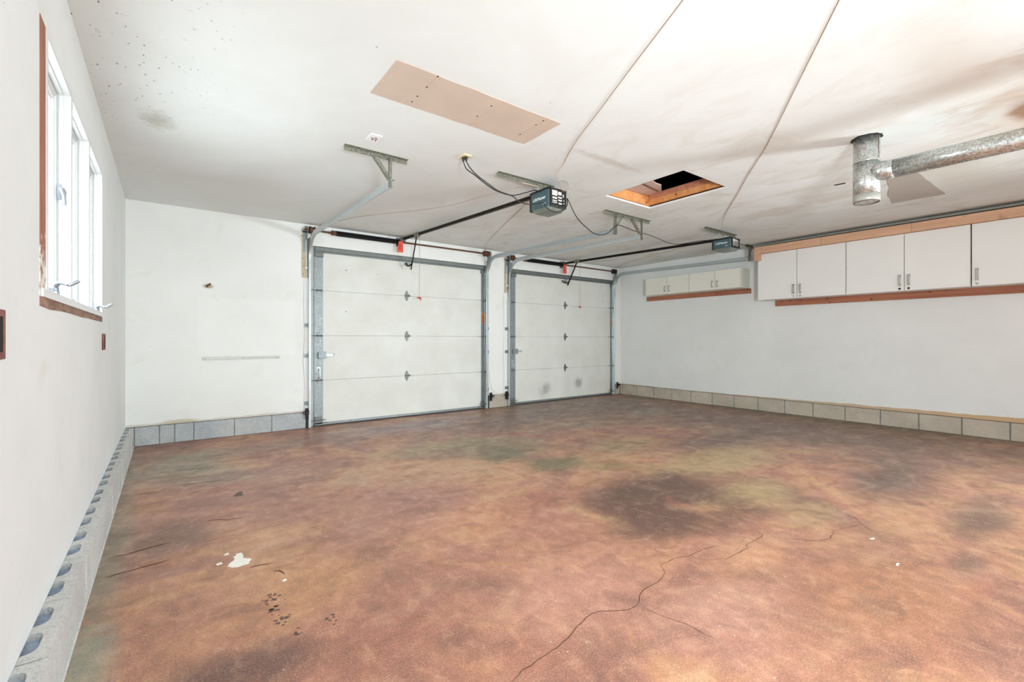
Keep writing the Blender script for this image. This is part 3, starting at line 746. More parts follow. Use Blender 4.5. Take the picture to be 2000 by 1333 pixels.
def garage_door(n, xl, xr, hx, marks):
    dr = setting('door_%d' % n, ((xl+xr)/2, 6.51, 0)); Y0 = 6.510
    zs = [(.045, .6205), (.6225, 1.2215), (1.2235, 1.8325), (1.8345, 2.405)]
    for i, (a, b) in enumerate(zs):
        bm = B(); box(bm, xl, Y0, a, xr, Y0+.045, b); bevel(bm, .003, 2); obj('door_section', bm, 'door_panel_paint', dr)
        for x0, x1 in ((xl-.002, xl+.113), (xr-.092, xr+.002)):
            bm = B(); box(bm, x0, Y0-.0035, a+.004, x1, Y0+.001, b-.004); bevel(bm, .0015, 1)
            st = obj('stile', bm, 'galvanised_sheet', dr)
            bm = B()
            for k in range(4):
                zz = a+.08+k*(b-a-.16)/3; xx = (x0+x1)/2+(.02 if k % 2 else -.02)
                tube(bm, [(xx, Y0-.0035, zz), (xx, Y0-.006, zz)], .0055, 6)
            obj('rivets', bm, 'track_steel', st)
    bbox_part('bottom_rail', 'galvanised_sheet', dr, xl, Y0-.012, .016, xr, Y0+.045, .047, bev=.003)
    bbox_part('bottom_seal', 'grey_rubber', dr, xl, Y0-.004, .0005, xr, Y0+.04, .018)
    for z in (.6215, 1.2225, 1.8335):
        crescent_hinge(dr, hx, z, Y0); edge_hinge(dr, xl+.066, z, Y0-.0035, 1); edge_hinge(dr, xr-.05, z, Y0-.0035, -1)
    # top strut, a pressed steel channel
    bm = B(); prism(bm, [(6.508, 2.345), (6.485, 2.345), (6.485, 2.362), (6.452, 2.362), (6.452, 2.402), (6.485, 2.402), (6.485, 2.418), (6.508, 2.418)], 'X', xl, xr)
    obj('strut', bm, 'dark_galvanised', dr)
    for x in (xl+.055, xr-.05):
        bm = B(); box(bm, x-.055, Y0-.04, 2.285, x+.055, Y0-.004, 2.340); bevel(bm, .004, 1); obj('top_bracket', bm, 'dark_galvanised', dr)
    # opener arm plate in the middle of the top section
    bm = B(); box(bm, hx-.012, Y0-.03, 2.275, hx+.018, Y0, 2.345); box(bm, hx-.038, Y0-.006, 2.29, hx+.05, Y0-.0005, 2.325); bevel(bm, .003, 1)
    obj('arm_plate', bm, 'galvanised_sheet', dr)
    # slide lock and lift handle on the left stile
    bm = B(); box(bm, xl+.045, Y0-.045, .915, xl+.145, Y0-.003, 1.005); bevel(bm, .006, 2); lk = obj('slide_lock', bm, 'galvanised_sheet', dr)
    bm = B(); box(bm, xl+.145, Y0-.03, .945, xl+.26, Y0-.018, .975); tube(bm, [(xl+.245, Y0-.024, .95), (xl+.245, Y0-.024, .98)], .014, 8); obj('lock_bolt', bm, 'track_steel', lk)
    bm = B(); tube(bm, smooth_path([(xl+.055, Y0-.004, .60+.045), (xl+.055, Y0-.030, .665), (xl+.055, Y0-.030, .755), (xl+.055, Y0-.004, .775)]), .008, 8)
    box(bm, xl+.03, Y0-.006, .625, xl+.08, Y0-.002, .80); obj('lift_handle', bm, 'track_steel', dr, True)
    for x, s in ((xl+.05, 1), (xr-.05, -1)):
        bm = B(); box(bm, x-.05, Y0-.012, .03, x+.05, Y0-.002, .13); tube(bm, [(x-s*.05, Y0-.03, .085), (x+s*.09, Y0-.03, .085)], .007, 8)
        tube(bm, [(x+s*.05, Y0-.03, .045), (x+s*.11, Y0-.03, .05)], .006, 6); obj('bottom_bracket', bm, 'dark_galvanised', dr)
    bbox_part('warning_sticker', 'orange_sticker', dr, xr-.075, Y0-.0055, 1.44, xr-.025, Y0-.0038, 1.62)
    for zz in (1.47, 1.50, 1.53, 1.56):
        bbox_part('sticker_print', 'black_plastic', dr, xr-.068, Y0-.0062, zz, xr-.034, Y0-.0056, zz+.008)
    for x, z, r in marks:
        bm = B(); tube(bm, [(x, Y0-.0006, z), (x, Y0+.002, z)], r, 8); obj('nail_hole', bm, 'rusty_steel', dr)
    return dr
d1 = garage_door(1, 1.580, 4.338, 2.907, [(2.0, 2.14, .008), (2.0, 1.56, .008), (2.45, 2.12, .005), (3.0, 2.18, .005)])
d2 = garage_door(2, 4.866, 7.600, 6.200, [(5.7, 2.1, .005)])

# C-shaped roller track: vertical run, quarter bend, horizontal run
def door_track(xb, s, label, z_end=2.478, y_end=3.635):
    """xb: x of the web, s: side the channel opens to"""
    t_ = thing('door_track', label, 'track', (xb, 6.43, 0), None)
    yv, zt, R_ = 6.432, 2.222, .31
    path = [(yv, .012), (yv, .8), (yv, 1.5), (yv, zt)]
    for k in range(1, 13):
        a = (PI/2)*k/12; path.append((yv-R_*(1-math.cos(a)), zt+R_*math.sin(a)))
    ye, zc = path[-1]
    for k in range(1, 7): path.append((ye+(y_end-ye)*k/6, zc+(z_end-zc)*k/6))
    hw, dp, th = .0275, .030, .0022
    prof = [(-hw+.004, dp), (-hw, dp-.004), (-hw, .002), (-hw+.008, 0), (hw-.008, 0), (hw, .002), (hw, dp-.004), (hw-.004, dp)]
    bm = B(); rows = []
    for i, (yy, zz) in enumerate(path):
        p = Vector(path[min(i+1, len(path)-1)])-Vector(path[max(i-1, 0)]); p.normalize(); nrm = Vector((-p.y, p.x))
        rows.append([bm.verts.new((xb+s*u, yy+nrm.x*v, zz+nrm.y*v)) for v, u in prof])
    for a, b in zip(rows, rows[1:]):
        for k in range(len(prof)-1): bm.faces.new((a[k], a[k+1], b[k+1], b[k]))
    obj('channel', bm, 'track_steel', t_, solid=.003)
    # wall brackets
    for z in (.30, .93, 1.33):
        bm = B(); box(bm, xb-s*.050 if s > 0 else xb, BW-.004, z, xb if s > 0 else xb+.050, BW-.0005, z+.055)
        box(bm, min(xb, xb-s*.003), 6.41, z, max(xb, xb-s*.003), BW-.0005, z+.055)
        obj('jamb_bracket', bm, 'galvanised_sheet', t_); bolt(t_, (xb-s*.026, BW-.004, z+.028))
    # flag bracket near the bend
    bm = B(); prism(bm, [(BW-.001, 2.05), (6.40, 2.05), (6.40, 2.30), (6.30, 2.45), (6.30, 2.50), (BW-.001, 2.50)], 'X', min(xb-s*.002, xb-s*.005), max(xb-s*.002, xb-s*.005))
    obj('flag_bracket', bm, 'galvanised_sheet', t_); bolt(t_, (xb+s*.002, 6.43, 2.18), (s, 0, 0)); bolt(t_, (xb+s*.002, 6.35, 2.44), (s, 0, 0))
    # rollers
    for z in (.085, .6215, 1.2225, 1.8335):
        bm = B(); tube(bm, [(xb+s*.004, 6.44, z), (xb+s*.022, 6.44, z)], .021, 14); tube(bm, [(xb+s*.022, 6.442, z), (xb+s*.12, 6.486, z)], .005, 6)
        obj('roller', bm, 'dark_galvanised', t_, True)
    return t_
door_track(1.488, 1, 'galvanised roller track at the left edge of the left garage door')
door_track(4.318, -1, 'galvanised roller track at the right edge of the left garage door')
door_track(4.756, 1, 'galvanised roller track at the left edge of the right garage door', 2.472)
door_track(7.540, -1, 'galvanised roller track at the right edge of the right door, beside the corner', 2.480, 3.56)

# torsion bar with spring, drums and plates
def torsion(xl, xr, xs0, xs1, label, zc=2.612, yb=6.400):
    t_ = thing('torsion_bar', label, 'door spring', ((xl+xr)/2, yb, zc))
    bm = B(); tube(bm, [(xl-.10, yb, zc), (xr+.10, yb, zc)], .0125, 10); obj('shaft', bm, 'rusty_steel', t_, True)
    # spring: a real coil
    bm = B(); n = int((xs1-xs0)/.0125); pts = []
    for i in range(n*8+1):
        a = 2*PI*i/8; pts.append((xs0+(xs1-xs0)*i/(n*8), yb+.031*math.cos(a), zc+.031*math.sin(a)))
    tube(bm, pts, .0062, 5); obj('spring', bm, 'black_steel', t_, True)
    bm = B(); tube(bm, [(xs0-.06, yb, zc), (xs0-.05, yb, zc), (xs0-.045, yb, zc), (xs0+.005, yb, zc)], [.022, .036, .030, .030], 12); obj('winding_cone', bm, 'rusty_steel', t_, True)
    for x, s in ((xl-.012, 1), (xr+.012, -1)):
        bm = B(); tube(bm, [(x-.03*s, yb, zc), (x-.02*s, yb, zc), (x-.018*s, yb, zc), (x+.03*s, yb, zc), (x+.032*s, yb, zc), (x+.04*s, yb, zc)], [.048, .05, .040, .040, .052, .05], 16)
        obj('cable_drum', bm, 'rusty_steel' if x < 7 else 'black_steel', t_, True)
        px = x-.055*s
        bm = B(); prism(bm, [(BW-.001, zc-.13), (yb+.0, zc-.13), (yb-.04, zc-.03), (yb-.04, zc+.04), (BW-.001, zc+.055)], 'X', px-.002, px+.002)
        x_ = (px, px-s*(.085 if s < 0 else .022)); box(bm, min(x_), BW-.005, zc-.13, max(x_), BW-.0005, zc+.055)
        pl_ = obj('end_plate', bm, 'galvanised_sheet', t_)
        for dz in (-.08, -.01):
            bm = B(); xx = px-s*.05; tube(bm, [(xx-.012, BW-.006, zc+dz), (xx+.012, BW-.006, zc+dz)], .006, 6); obj('slot', bm, 'dark_hole', pl_)
        bm = B(); tube(bm, [(x, yb+.03, zc-.02), (x, 6.43, 1.3), (x, 6.455, .09)], .002, 5); obj('lift_cable', bm, 'dark_galvanised', t_)
    bm = B(); box(bm, xs1+.01, yb-.045, zc-.055, xs1+.016, BW-.0005, zc+.06); box(bm, xs1-.03, BW-.005, zc-.06, xs1+.05, BW-.0005, zc+.065)
    tube(bm, [(xs1-.005, yb, zc), (xs1+.035, yb, zc)], .028, 12); obj('centre_bracket', bm, 'dark_galvanised', t_)
    return t_
torsion(1.535, 4.270, 1.83, 2.740, 'torsion bar with a long black spring above the left garage door')
torsion(4.83, 7.50, 5.15, 6.030, 'torsion bar with a black spring above the right garage door', 2.600)
def warn_tag(x, y, z, label, h_=.16, tilt=.12):
    bm = B(); w = .045; d_ = .0008
    P = [(x-w*.75-tilt*0, z), (x+w*.75, z), (x+w-tilt*h_*.6, z-h_), (x-w-tilt*h_*.6, z-h_)]
    prism(bm, P, 'Y', y-d_, y+d_)
    t_ = thing('warning_tag', label, 'tag', (x, y, z-h_)); obj('tag_sheet', bm, 'orange_tag', t_)
    bm = B()
    for k in range(3): box(bm, x-.02+k*.010-.01, y-d_-.0006, z-.12, x-.016+k*.010-.01, y-d_-.0001, z-.05)
    obj('print', bm, 'black_plastic', t_)
    bm = B(); tube(bm, [(x, y, z-.012), (x, y-.002, z+.02), (x, y+.02, z+.04)], .0018, 5); obj('tie', bm, 'red_handle', t_)
warn_tag(2.745, 6.352, 2.612, 'orange-red warning tag hanging from the spring above the left door')
warn_tag(6.048, 6.352, 2.590, 'orange-red warning tag hanging from the spring above the right door', .165, .0)

# pads, wall board, pull rod beside the tracks
def wall_pad(x0, x1, z0, z1, xr_, label):
    t_ = thing('mounting_board', label, 'board', ((x0+x1)/2, BW, z0))
    bm = B(); box(bm, x0, BW-.020, z0, x1, BW-.0012, z1); bevel(bm, .002, 1); obj('board', bm, 'tan_board', t_)
    bm = B(); box(bm, x0+.010, BW-.026, z0+.34, x1-.006, BW-.0205, z1-.03); obj('metal_plate', bm, 'galvanised_sheet', t_)
    bm = B(); box(bm, x0-.002, BW-.05, z1-.065, x1+.03, BW-.026, z1-.050); obj('dark_bar', bm, 'black_steel', t_)
    bm = B(); tube(bm, [(xr_, BW-.034, z1-.16), (xr_, BW-.034, z0+.14)], .007, 8); sphere(bm, (xr_, BW-.034, z0+.125), .022)
    obj('pull_rod', bm, 'white_gloss', t_, True)
    for k in range(4):
        bm = B(); tube(bm, [(x0+.010, BW-.020, z0+.05+k*.10), (x0+.010, BW-.023, z0+.05+k*.10)], .006, 6)
        obj('screw_head', bm, 'rusty_steel', t_)
wall_pad(1.415, 1.482, 1.985, 2.640, 1.458, 'tan wooden board with a pale rod left of the left garage door')
wall_pad(4.690, 4.745, 1.985, 2.610, 4.728, 'tan wooden board with a pale rod left of the right garage door')
# photo-eye sensors with black wiring near the floor and their thin cables
def sensor(x, s, label, big=True):
    t_ = thing('door_sensor', label, 'sensor', (x, 6.40, .14))
    bm = B(); box(bm, x-.018, 6.375, .185, x+.018, 6.415, .235); bevel(bm, .006, 2); obj('housing', bm, 'black_plastic', t_)
    bm = B(); tube(bm, smooth_path([(x, 6.40, .21), (x-s*.03, 6.39, .235), (x-s*.055, 6.39, .215), (x-s*.035, 6.40, .195), (x, 6.40, .20), (x+s*.02, 6.40, .23), (x, 6.41, .25)]), .0045, 6); obj('wire_loop', bm, 'black_cord', t_, True)
    bm = B(); box(bm, x-.022, 6.416, .13, x+.022, 6.421, .27); box(bm, min(x, x+s*.02), 6.405, .13, max(x, x+s*.02), 6.421, .16); obj('bracket', bm, 'black_steel', t_)
for a in ((1.470, 1, 'black door sensor with wire loop by the blocks left of the left door'), (4.392, -1, 'black door sensor low on the right side of the left door'),
          (4.722, 1, 'black door sensor low on the left side of the right door'), (7.640, -1, 'black door sensor low at the far right corner')): sensor(*a)
for i, (x, ztop, lb) in enumerate(((1.440, 1.98, 'thin sensor wire running down the wall left of the left door'), (4.680, 1.98, 'thin sensor wire running down the pillar beside the right door'))):
    bm = B(); tube(bm, smooth_path([(x, BW-.004, ztop), (x-.004, BW-.004, 1.6), (x+.004, BW-.004, 1.2), (x-.012, BW-.004, .9), (x+.006, BW-.004, .6), (x, BW-.004, .30), (x+.02, BW-.01, .24)]), .0022, 5)
    tag(obj('sensor_wire', bm, 'bell_wire', None, True), lb, 'wire')
for i, (x, lb) in enumerate(((1.466, 'small steel clip on the wire left of the left door'),)):
    pass
bm = B(); tube(bm, smooth_path([(4.386, BW-.004, .62), (4.388, BW-.006, .45), (4.44, BW-.006, .31), (4.55, BW-.006, .235)]), .002, 5)
tag(obj('sensor_wire', bm, 'bell_wire', None, True), 'thin loose wire curling at the foot of the pillar', 'wire')

# ------------------------------------------------------------------ openers
def opener(x0, x1, y0, y1, zb, zt, rail_a, rail_b, troll, arm_end, rope_x, rope_y, rope_z, colr, label, sub):
    t_ = thing('garage_door_opener', label, 'opener', ((x0+x1)/2, (y0+y1)/2, zb))
    # housing: coloured shell on the sides and underside, black back
    bm = B(); box(bm, x0, y0+.012, zb, x1, y1, zt)
    bevel(bm, .014, 3); obj('housing', bm, 'teal_plastic', t_, True, label='dark teal plastic housing')
    bm = B(); box(bm, x0+.012, y0, zb-.004, x1-.004, y0+.028, zt+.008); bevel(bm, .006, 2); bp = obj('back_panel', bm, 'black_plastic', t_, label='black back panel')
    bm = B(); box(bm, x0-.002, y1-.012, zb-.006, x1+.002, y1+.010, zt+.008); bevel(bm, .005, 2); obj('front_rim', bm, 'black_plastic', t_)
    bm = B(); box(bm, x0-.002, y0+.01, zt-.004, x1+.002, y1+.01, zt+.014); bevel(bm, .004, 1); obj('top_plate', bm, 'black_steel', t_)
    bm = B(); hexa(bm, [(x0+.03, y0+.035, zb-.036), (x1-.03, y0+.035, zb-.036), (x1-.03, y1-.05, zb-.036), (x0+.03, y1-.05, zb-.036),
                        (x0+.004, y0+.012, zb+.003), (x1-.004, y0+.012, zb+.003), (x1-.004, y1-.010, zb+.003), (x0+.004, y1-.010, zb+.003)])
    bevel(bm, .008, 2); obj('light_lens', bm, 'grey_lens', t_, True)
    # labels on the back
    w = x1-x0
    for (a, b_, c_, d) in ((.10, .42, .62, .92), (.12, .40, .30, .36), (.12, .40, .20, .25), (.46, .68, .70, .88), (.46, .70, .52, .60), (.48, .70, .36, .44), (.50, .70, .18, .26), (.76, .82, .62, .78), (.80, .86, .40, .46), (.80, .86, .24, .30), (.12, .40, .44, .54)):
        bm = B(); box(bm, x0+.012+a*(w-.016), y0-.0012, zb+c_*(zt-zb), x0+.012+b_*(w-.016), y0+.0005, zb+d*(zt-zb)); obj('label_sheet', bm, 'label_paper', bp)
    R_ = Matrix(((0, 0, -1), (-1, 0, 0), (0, 1, 0)))
    L_ = y1-y0
    text('lettering', 'LiftMaster', .042, (x0-.0009, (y0+y1)/2+.006, zb+(zt-zb)*.56), R_, 'white_letters', t_, .0008, L_*.64)
    text('small_lettering', sub, .015, (x0-.0009, y0+L_*.27, zb+(zt-zb)*.20), R_, 'white_letters', t_, .0006)
    # hanging straps
    for xx in (x0+.035, x1-.035):
        bm = B(); box(bm, xx-.012, y1-.075, zt+.012, xx+.012, y1-.072, H-.035); obj('strap', bm, 'track_steel', t_)
    # rail, chain, trolley, arm, rope
    a, b_ = Vector(rail_a), Vector(rail_b); d = (b_-a).normalized(); sx = Vector((1, 0, 0))
    bm = B()
    for (u0, u1, v0, v1) in ((-.016, .016, .010, .016), (-.004, .004, -.016, .012), (-.012, .012, -.020, -.014)):
        hexa(bm, [tuple(p+sx*u+Vector((0, 0, v))) for p in (a, b_) for u, v in ((u0, v0), (u1, v0), (u1, v1), (u0, v1))])
    rl = obj('rail', bm, colr, t_)
    bm = B(); tube(bm, [tuple(a+Vector((-.014, 0, -.004))), tuple(b_+Vector((-.014, 0, -.004)))], .004, 5); obj('drive_chain', bm, 'black_steel', rl)
    bm = B(); box(bm, b_.x-.03, 6.38, b_.z-.035, b_.x+.03, BW-.0008, b_.z+.022); bevel(bm, .003, 1); obj('header_bracket', bm, 'dark_galvanised', rl)
    T = Vector(troll)
    bm = B(); box(bm, T.x-.026, T.y-.06, T.z-.035, T.x+.026, T.y+.06, T.z+.022); bevel(bm, .008, 2); tube(bm, [(T.x-.03, T.y+.02, T.z-.03), (T.x+.03, T.y+.02, T.z-.03)], .012, 8)
    tr = obj('trolley', bm, 'perforated_steel', t_)
    E2 = Vector(arm_end)
    bm = B(); q = [T+Vector((0, .02, -.03)), E2]
    dd = (q[1]-q[0]).normalized(); sy = dd.cross(sx).normalized()
    hexa(bm, [tuple(p+sx*u+sy*v) for p in q for u, v in ((-.004, -.015), (.004, -.015), (.004, .015), (-.004, .015))])
    pe = q[0].lerp(q[1], .80)
    tube(bm, smooth_path([tuple(pe), tuple(pe+Vector((-.02, .05, -.035))), (E2.x-.02, 6.44, pe.z-.01), (E2.x-.03, 6.475, pe.z+.025)]), .011, 6)
    ar = obj('arm', bm, 'black_steel', t_)
    bm = B(); tube(bm, [(rope_x, rope_y, T.z-.03), (rope_x+.002, rope_y, (T.z+rope_z)/2), (rope_x, rope_y, rope_z)], .0028, 6); rp = obj('release_rope', bm, 'rope', tr)
    return t_, tr, rp
def red_handle(x, y, z, label):
    t_ = thing('release_handle', label, 'handle', (x, y, z-.05))
    bm = B(); tube(bm, [(x-.036, y, z-.012), (x, y, z), (x+.036, y, z-.012)], [.007, .010, .007], 8); tube(bm, [(x, y, z), (x+.008, y, z-.02), (x+.022, y, z-.045)], [.009, .008, .005], 8)
    obj('grip', bm, 'red_handle', t_, True)
opener(2.840, 3.062, 3.190, 3.470, 2.422, 2.588, (2.95, 3.47, 2.606), (2.803, 6.40, 2.664), (2.824, 5.975, 2.655), (2.905, 6.355, 2.215), 2.832, 5.92, 1.765, 'olive_rail',
       'dark teal opener box marked in white, hanging near the middle of the ceiling', '1/2 HP')
red_handle(2.832, 5.92, 1.762, 'small red pull handle hanging on a cord before the left door')
opener(6.110, 6.345, 3.165, 3.435, 2.431, 2.556, (6.23, 3.435, 2.580), (6.050, 6.40, 2.622), (6.068, 6.04, 2.625), (6.120, 6.355, 2.205), 6.072, 5.985, 1.785, 'black_steel',
       'smaller-looking far teal opener box near the right wall cabinets', '1/2 HP')
red_handle(6.072, 5.985, 1.782, 'small red pull handle hanging on a cord before the right door')
def op_angle(x0, x1, y, label):
    t_ = thing('opener_hanger', label, 'bracket', ((x0+x1)/2, y, H-.04))
    angle_iron('ceiling_angle', t_, (x0, y, H-.001), (x1, y, H-.001), (0, 0, -1), (0, -1, 0), .036)
    for x in (x0+.03, (x0+x1)/2, x1-.03): bolt(t_, (x, y-.018, H-.004), (0, 0, -1), .006, .004)
    return t_
op_angle(2.391, 3.07, 3.398, 'perforated steel angle on the ceiling above the nearer opener')
op_angle(5.792, 6.62, 3.375, 'perforated steel angle on the ceiling above the far opener')
bm = B(); box(bm, 2.66, 3.36, H-.052, 2.86, 3.38, H-.046); tag(obj('loose_strap', bm, 'tan_board'), 'short tan strap left of the nearer opener, under the ceiling', 'strap')
bpy.data.objects['loose_strap'].rotation_euler.x = .0

# ------------------------------------------------------------------ ceiling outlet, junction plate, cords and wires
t_ = thing('ceiling_outlet', 'cream ceiling outlet with two black plugs in it', 'outlet', (1.966, 3.260, H-.014))
bm = B(); box(bm, 1.928, 3.205, H-.014, 2.004, 3.315, H-.0006); bevel(bm, .003, 1); obj('cover', bm, 'tan_plate', t_)
t2 = thing('junction_cover', 'white rusty-lettered square cover on the ceiling above the left hanger', 'cover plate', (1.240, 3.366, H-.010))
bm = B(); box(bm, 1.196, 3.300, H-.010, 1.284, 3.432, H-.0006); bevel(bm, .003, 1); obj('cover', bm, 'white_paint', t2)
bm = B()
for (x, y, a, b_) in ((1.225, 3.36, .010, .004), (1.236, 3.385, .006, .012), (1.255, 3.365, .012, .006), (1.262, 3.395, .005, .010), (1.245, 3.34, .010, .003)): box(bm, x-a, y-b_, H-.0106, x+a, y+b_, H-.0098)
obj('rust_marks', bm, 'rusty_steel', t2)
def cord(name, pts, r, mat, label, cat, plug=False, group=None):
    bm = B(); tube(bm, smooth_path(pts), r, 6)
    if plug:
        t_ = thing(name, label, cat, pts[0]); obj('cable', bm, mat, t_, True)
        bm = B(); p = Vector(pts[0]); tube(bm, [(p.x, p.y, H-.015), (p.x, p.y, H-.03), (p.x, p.y, p.z-.006)], [.013, .012, .006], 8); obj('plug', bm, 'black_plastic', t_, True); return t_
    return tag(obj(name, bm, mat, None, True), label, cat, group)
cordA = [(1.954, 3.26, 2.645), (1.994, 3.277, 2.596), (2.086, 3.295, 2.57), (2.228, 3.312, 2.516), (2.35, 3.33, 2.491), (2.523, 3.347, 2.492), (2.686, 3.365, 2.551), (2.815, 3.382, 2.605), (2.90, 3.40, 2.612)]
cordB = [(1.966, 3.235, 2.641), (2.010, 3.243, 2.596), (2.085, 3.250, 2.552), (2.211, 3.258, 2.503), (2.318, 3.265, 2.469), (2.47, 3.27, 2.455), (2.545, 3.27, 2.42), (2.629, 3.25, 2.408), (2.708, 3.22, 2.418),
         (2.745, 3.165, 2.420), (2.76, 3.140, 2.371), (2.852, 3.130, 2.349), (2.955, 3.135, 2.380), (3.03, 3.150, 2.45), (3.078, 3.20, 2.53), (3.213, 3.247, 2.43), (3.336, 3.293, 2.375), (3.492, 3.34, 2.337), (3.626, 3.387, 2.314), (3.773, 3.433, 2.32), (3.934, 3.48, 2.357), (4.07, 3.527, 2.417), (4.190, 3.575, 2.490), (4.315, 3.60, 2.540),
         (4.729, 3.70, 2.548), (5.161, 3.83, 2.587), (5.56, 3.95, 2.610), (6.0, 4.08, 2.625), (6.185, 4.0, 2.612), (6.205, 3.7, 2.610), (6.20, 3.45, 2.585)]
cord('power_cord', cordA, .0048, 'black_cord', 'short black power cord from the ceiling outlet to the nearer opener', 'cord', True)
cord('power_cord', cordB, .0048, 'black_cord', 'long black power cord looping under the nearer opener to the far one', 'cord', True)
cord('power_cord', [(6.35, 3.30, 2.54), (6.45, 3.33, 2.565), (6.80, 3.42, 2.60), (7.15, 3.50, 2.635), (7.43, 3.56, 2.66)], .005, 'black_cord', 'black cord from the far opener to the corner hanger', 'cord')
zz = H-.004
cord('bell_wire', [(1.58, .66, zz), (1.834, 1.167, zz), (2.067, 1.642, zz), (2.272, 2.05, zz), (2.465, 2.442, zz), (2.60, 2.68, zz), (2.722, 2.874, zz), (2.70, 2.87, 2.66), (2.700, 2.95, 2.60), (2.77, 2.99, 2.575), (2.85, 3.05, 2.55), (2.94, 3.11, 2.552), (3.046, 3.175, 2.597)], .0026, 'brown_wire', 'tan bell wire stapled along the ceiling down to the nearer opener', 'wire')
cord('bell_wire', [(1.9, .42, zz), (2.388, 0.749, zz), (2.866, 1.071, zz), (3.693, 1.628, zz), (4.295, 2.075, zz), (4.75, 2.40, zz), (5.217, 2.744, zz), (5.70, 3.07, zz-.01), (6.16, 3.33, 2.62)], .0026, 'brown_wire', 'tan bell wire stapled along the ceiling to the far opener', 'wire')
cord('bell_wire', [(2.917, 3.17, 2.66), (2.982, 3.17, zz), (3.049, 3.17, 2.68), (3.09, 3.17, 2.652), (3.083, 3.17, 2.602), (3.049, 3.17, 2.566)], .003, 'bell_wire', 'pale wire loop curling over the nearer opener', 'wire')
z5 = H-.0025
cord('sensor_wire', [(1.60, 6.40, z5), (1.722, 6.109, z5), (1.878, 5.681, z5), (2.15, 5.246, z5), (2.385, 4.905, z5), (2.583, 4.476, z5), (2.684, 3.989, z5), (2.80, 3.594, z5), (2.88, 3.47, 2.61)], .0022, 'rope', 'thin wire on the ceiling from the left door corner to the nearer opener', 'wire')
cord('sensor_wire', [(4.31, 6.43, 2.66), (4.201, 6.32, z5), (3.925, 5.792, z5), (3.507, 4.764, z5), (3.249, 4.098, z5), (3.06, 3.663, z5), (3.0, 3.48, 2.61)], .0022, 'rope', 'thin wire on the ceiling from the pillar to the nearer opener', 'wire')
cord('sensor_wire', [(7.60, 6.43, 2.67), (7.504, 6.317, z5), (7.207, 5.749, z5), (7.044, 5.178, z5), (6.798, 4.363, z5), (6.57, 3.709, z5), (6.32, 3.43, 2.59)], .0022, 'rope', 'thin wire on the ceiling from the far right corner to the far opener', 'wire')

# ------------------------------------------------------------------ galvanised flue duct
t_ = thing('vent_duct', 'galvanised vent duct dropping from the ceiling with a tee and a long side pipe', 'duct', (4.215, 1.150, 2.21))
X0, Y0 = 4.215, 1.150
def lathe(bm, prof, cx, cy, n=40):
    rings = [[bm.verts.new((cx+r*math.cos(2*PI*k/n), cy+r*math.sin(2*PI*k/n), z)) for k in range(n)] for r, z in prof]
    for a, b_ in zip(rings, rings[1:]):
        for k in range(n): bm.faces.new((a[k], a[(k+1) % n], b_[(k+1) % n], b_[k]))
bm = B(); lathe(bm, [(.0815, H+.01), (.0815, 2.515), (.0835, 2.508), (.0835, 2.50)], X0, Y0); obj('riser', bm, 'galvanised_duct', t_, True, solid=.002)
bm = B(); lathe(bm, [(.082, 2.50), (.082, 2.235)], X0, Y0); obj('tee', bm, 'galvanised_duct', t_, True, solid=.002)
bm = B(); lathe(bm, [(.0835, 2.262), (.0835, 2.215), (.080, 2.208)], X0, Y0); obj('end_collar', bm, 'aluminium_strip', t_, True, label='pale collar with a rusty lower rim', solid=.002)
bm = B(); lathe(bm, [(.0800, 2.2075), (.0790, 2.204), (.074, 2.207)], X0, Y0); obj('rusty_rim', bm, 'rusty_steel', t_, True)
bm = B(); lathe(bm, [(.074, 2.209), (.0, 2.2095)], X0, Y0, 24); obj('end_cap', bm, 'galvanised_duct', t_, True)
bm = B(); tube(bm, [(X0-.020, Y0-.080, H-.002), (X0-.020, Y0-.080, 2.52)], .002, 6); obj('seam', bm, 'rusty_steel', t_)
bm = B(); n = 26; ring_ = []
for k in range(n):
    a = 2*PI*k/n; r1 = .083; r2 = .092+random.uniform(0, .012)
    ring_.append((bm.verts.new((X0+r1*math.cos(a), Y0+r1*math.sin(a), H-.003)), bm.verts.new((X0+r2*math.cos(a), Y0+r2*math.sin(a), H-.0012))))
for k in range(n): bm.faces.new((ring_[k][0], ring_[k][1], ring_[(k+1) % n][1], ring_[(k+1) % n][0]))
obj('cut_hole_edge', bm, 'dark_hole', t_)
zc = 2.418
bm = B(); tube(bm, [(X0, Y0-.04, zc), (X0, Y0-.105, zc), (X0+.004, Y0-.13, zc-.002), (X0+.004, Y0-.165, zc-.002)], [.070, .070, .066, .066], 36, False); obj('branch_collar', bm, 'galvanised_duct', t_, True, solid=.002)
bm = B(); tube(bm, [(X0+.004, Y0-.160, zc-.002), (X0+.02, Y0-.60, zc), (X0+.05, YR+.01, zc)], .0645, 36, False); obj('side_pipe', bm, 'galvanised_duct', t_, True, solid=.002)

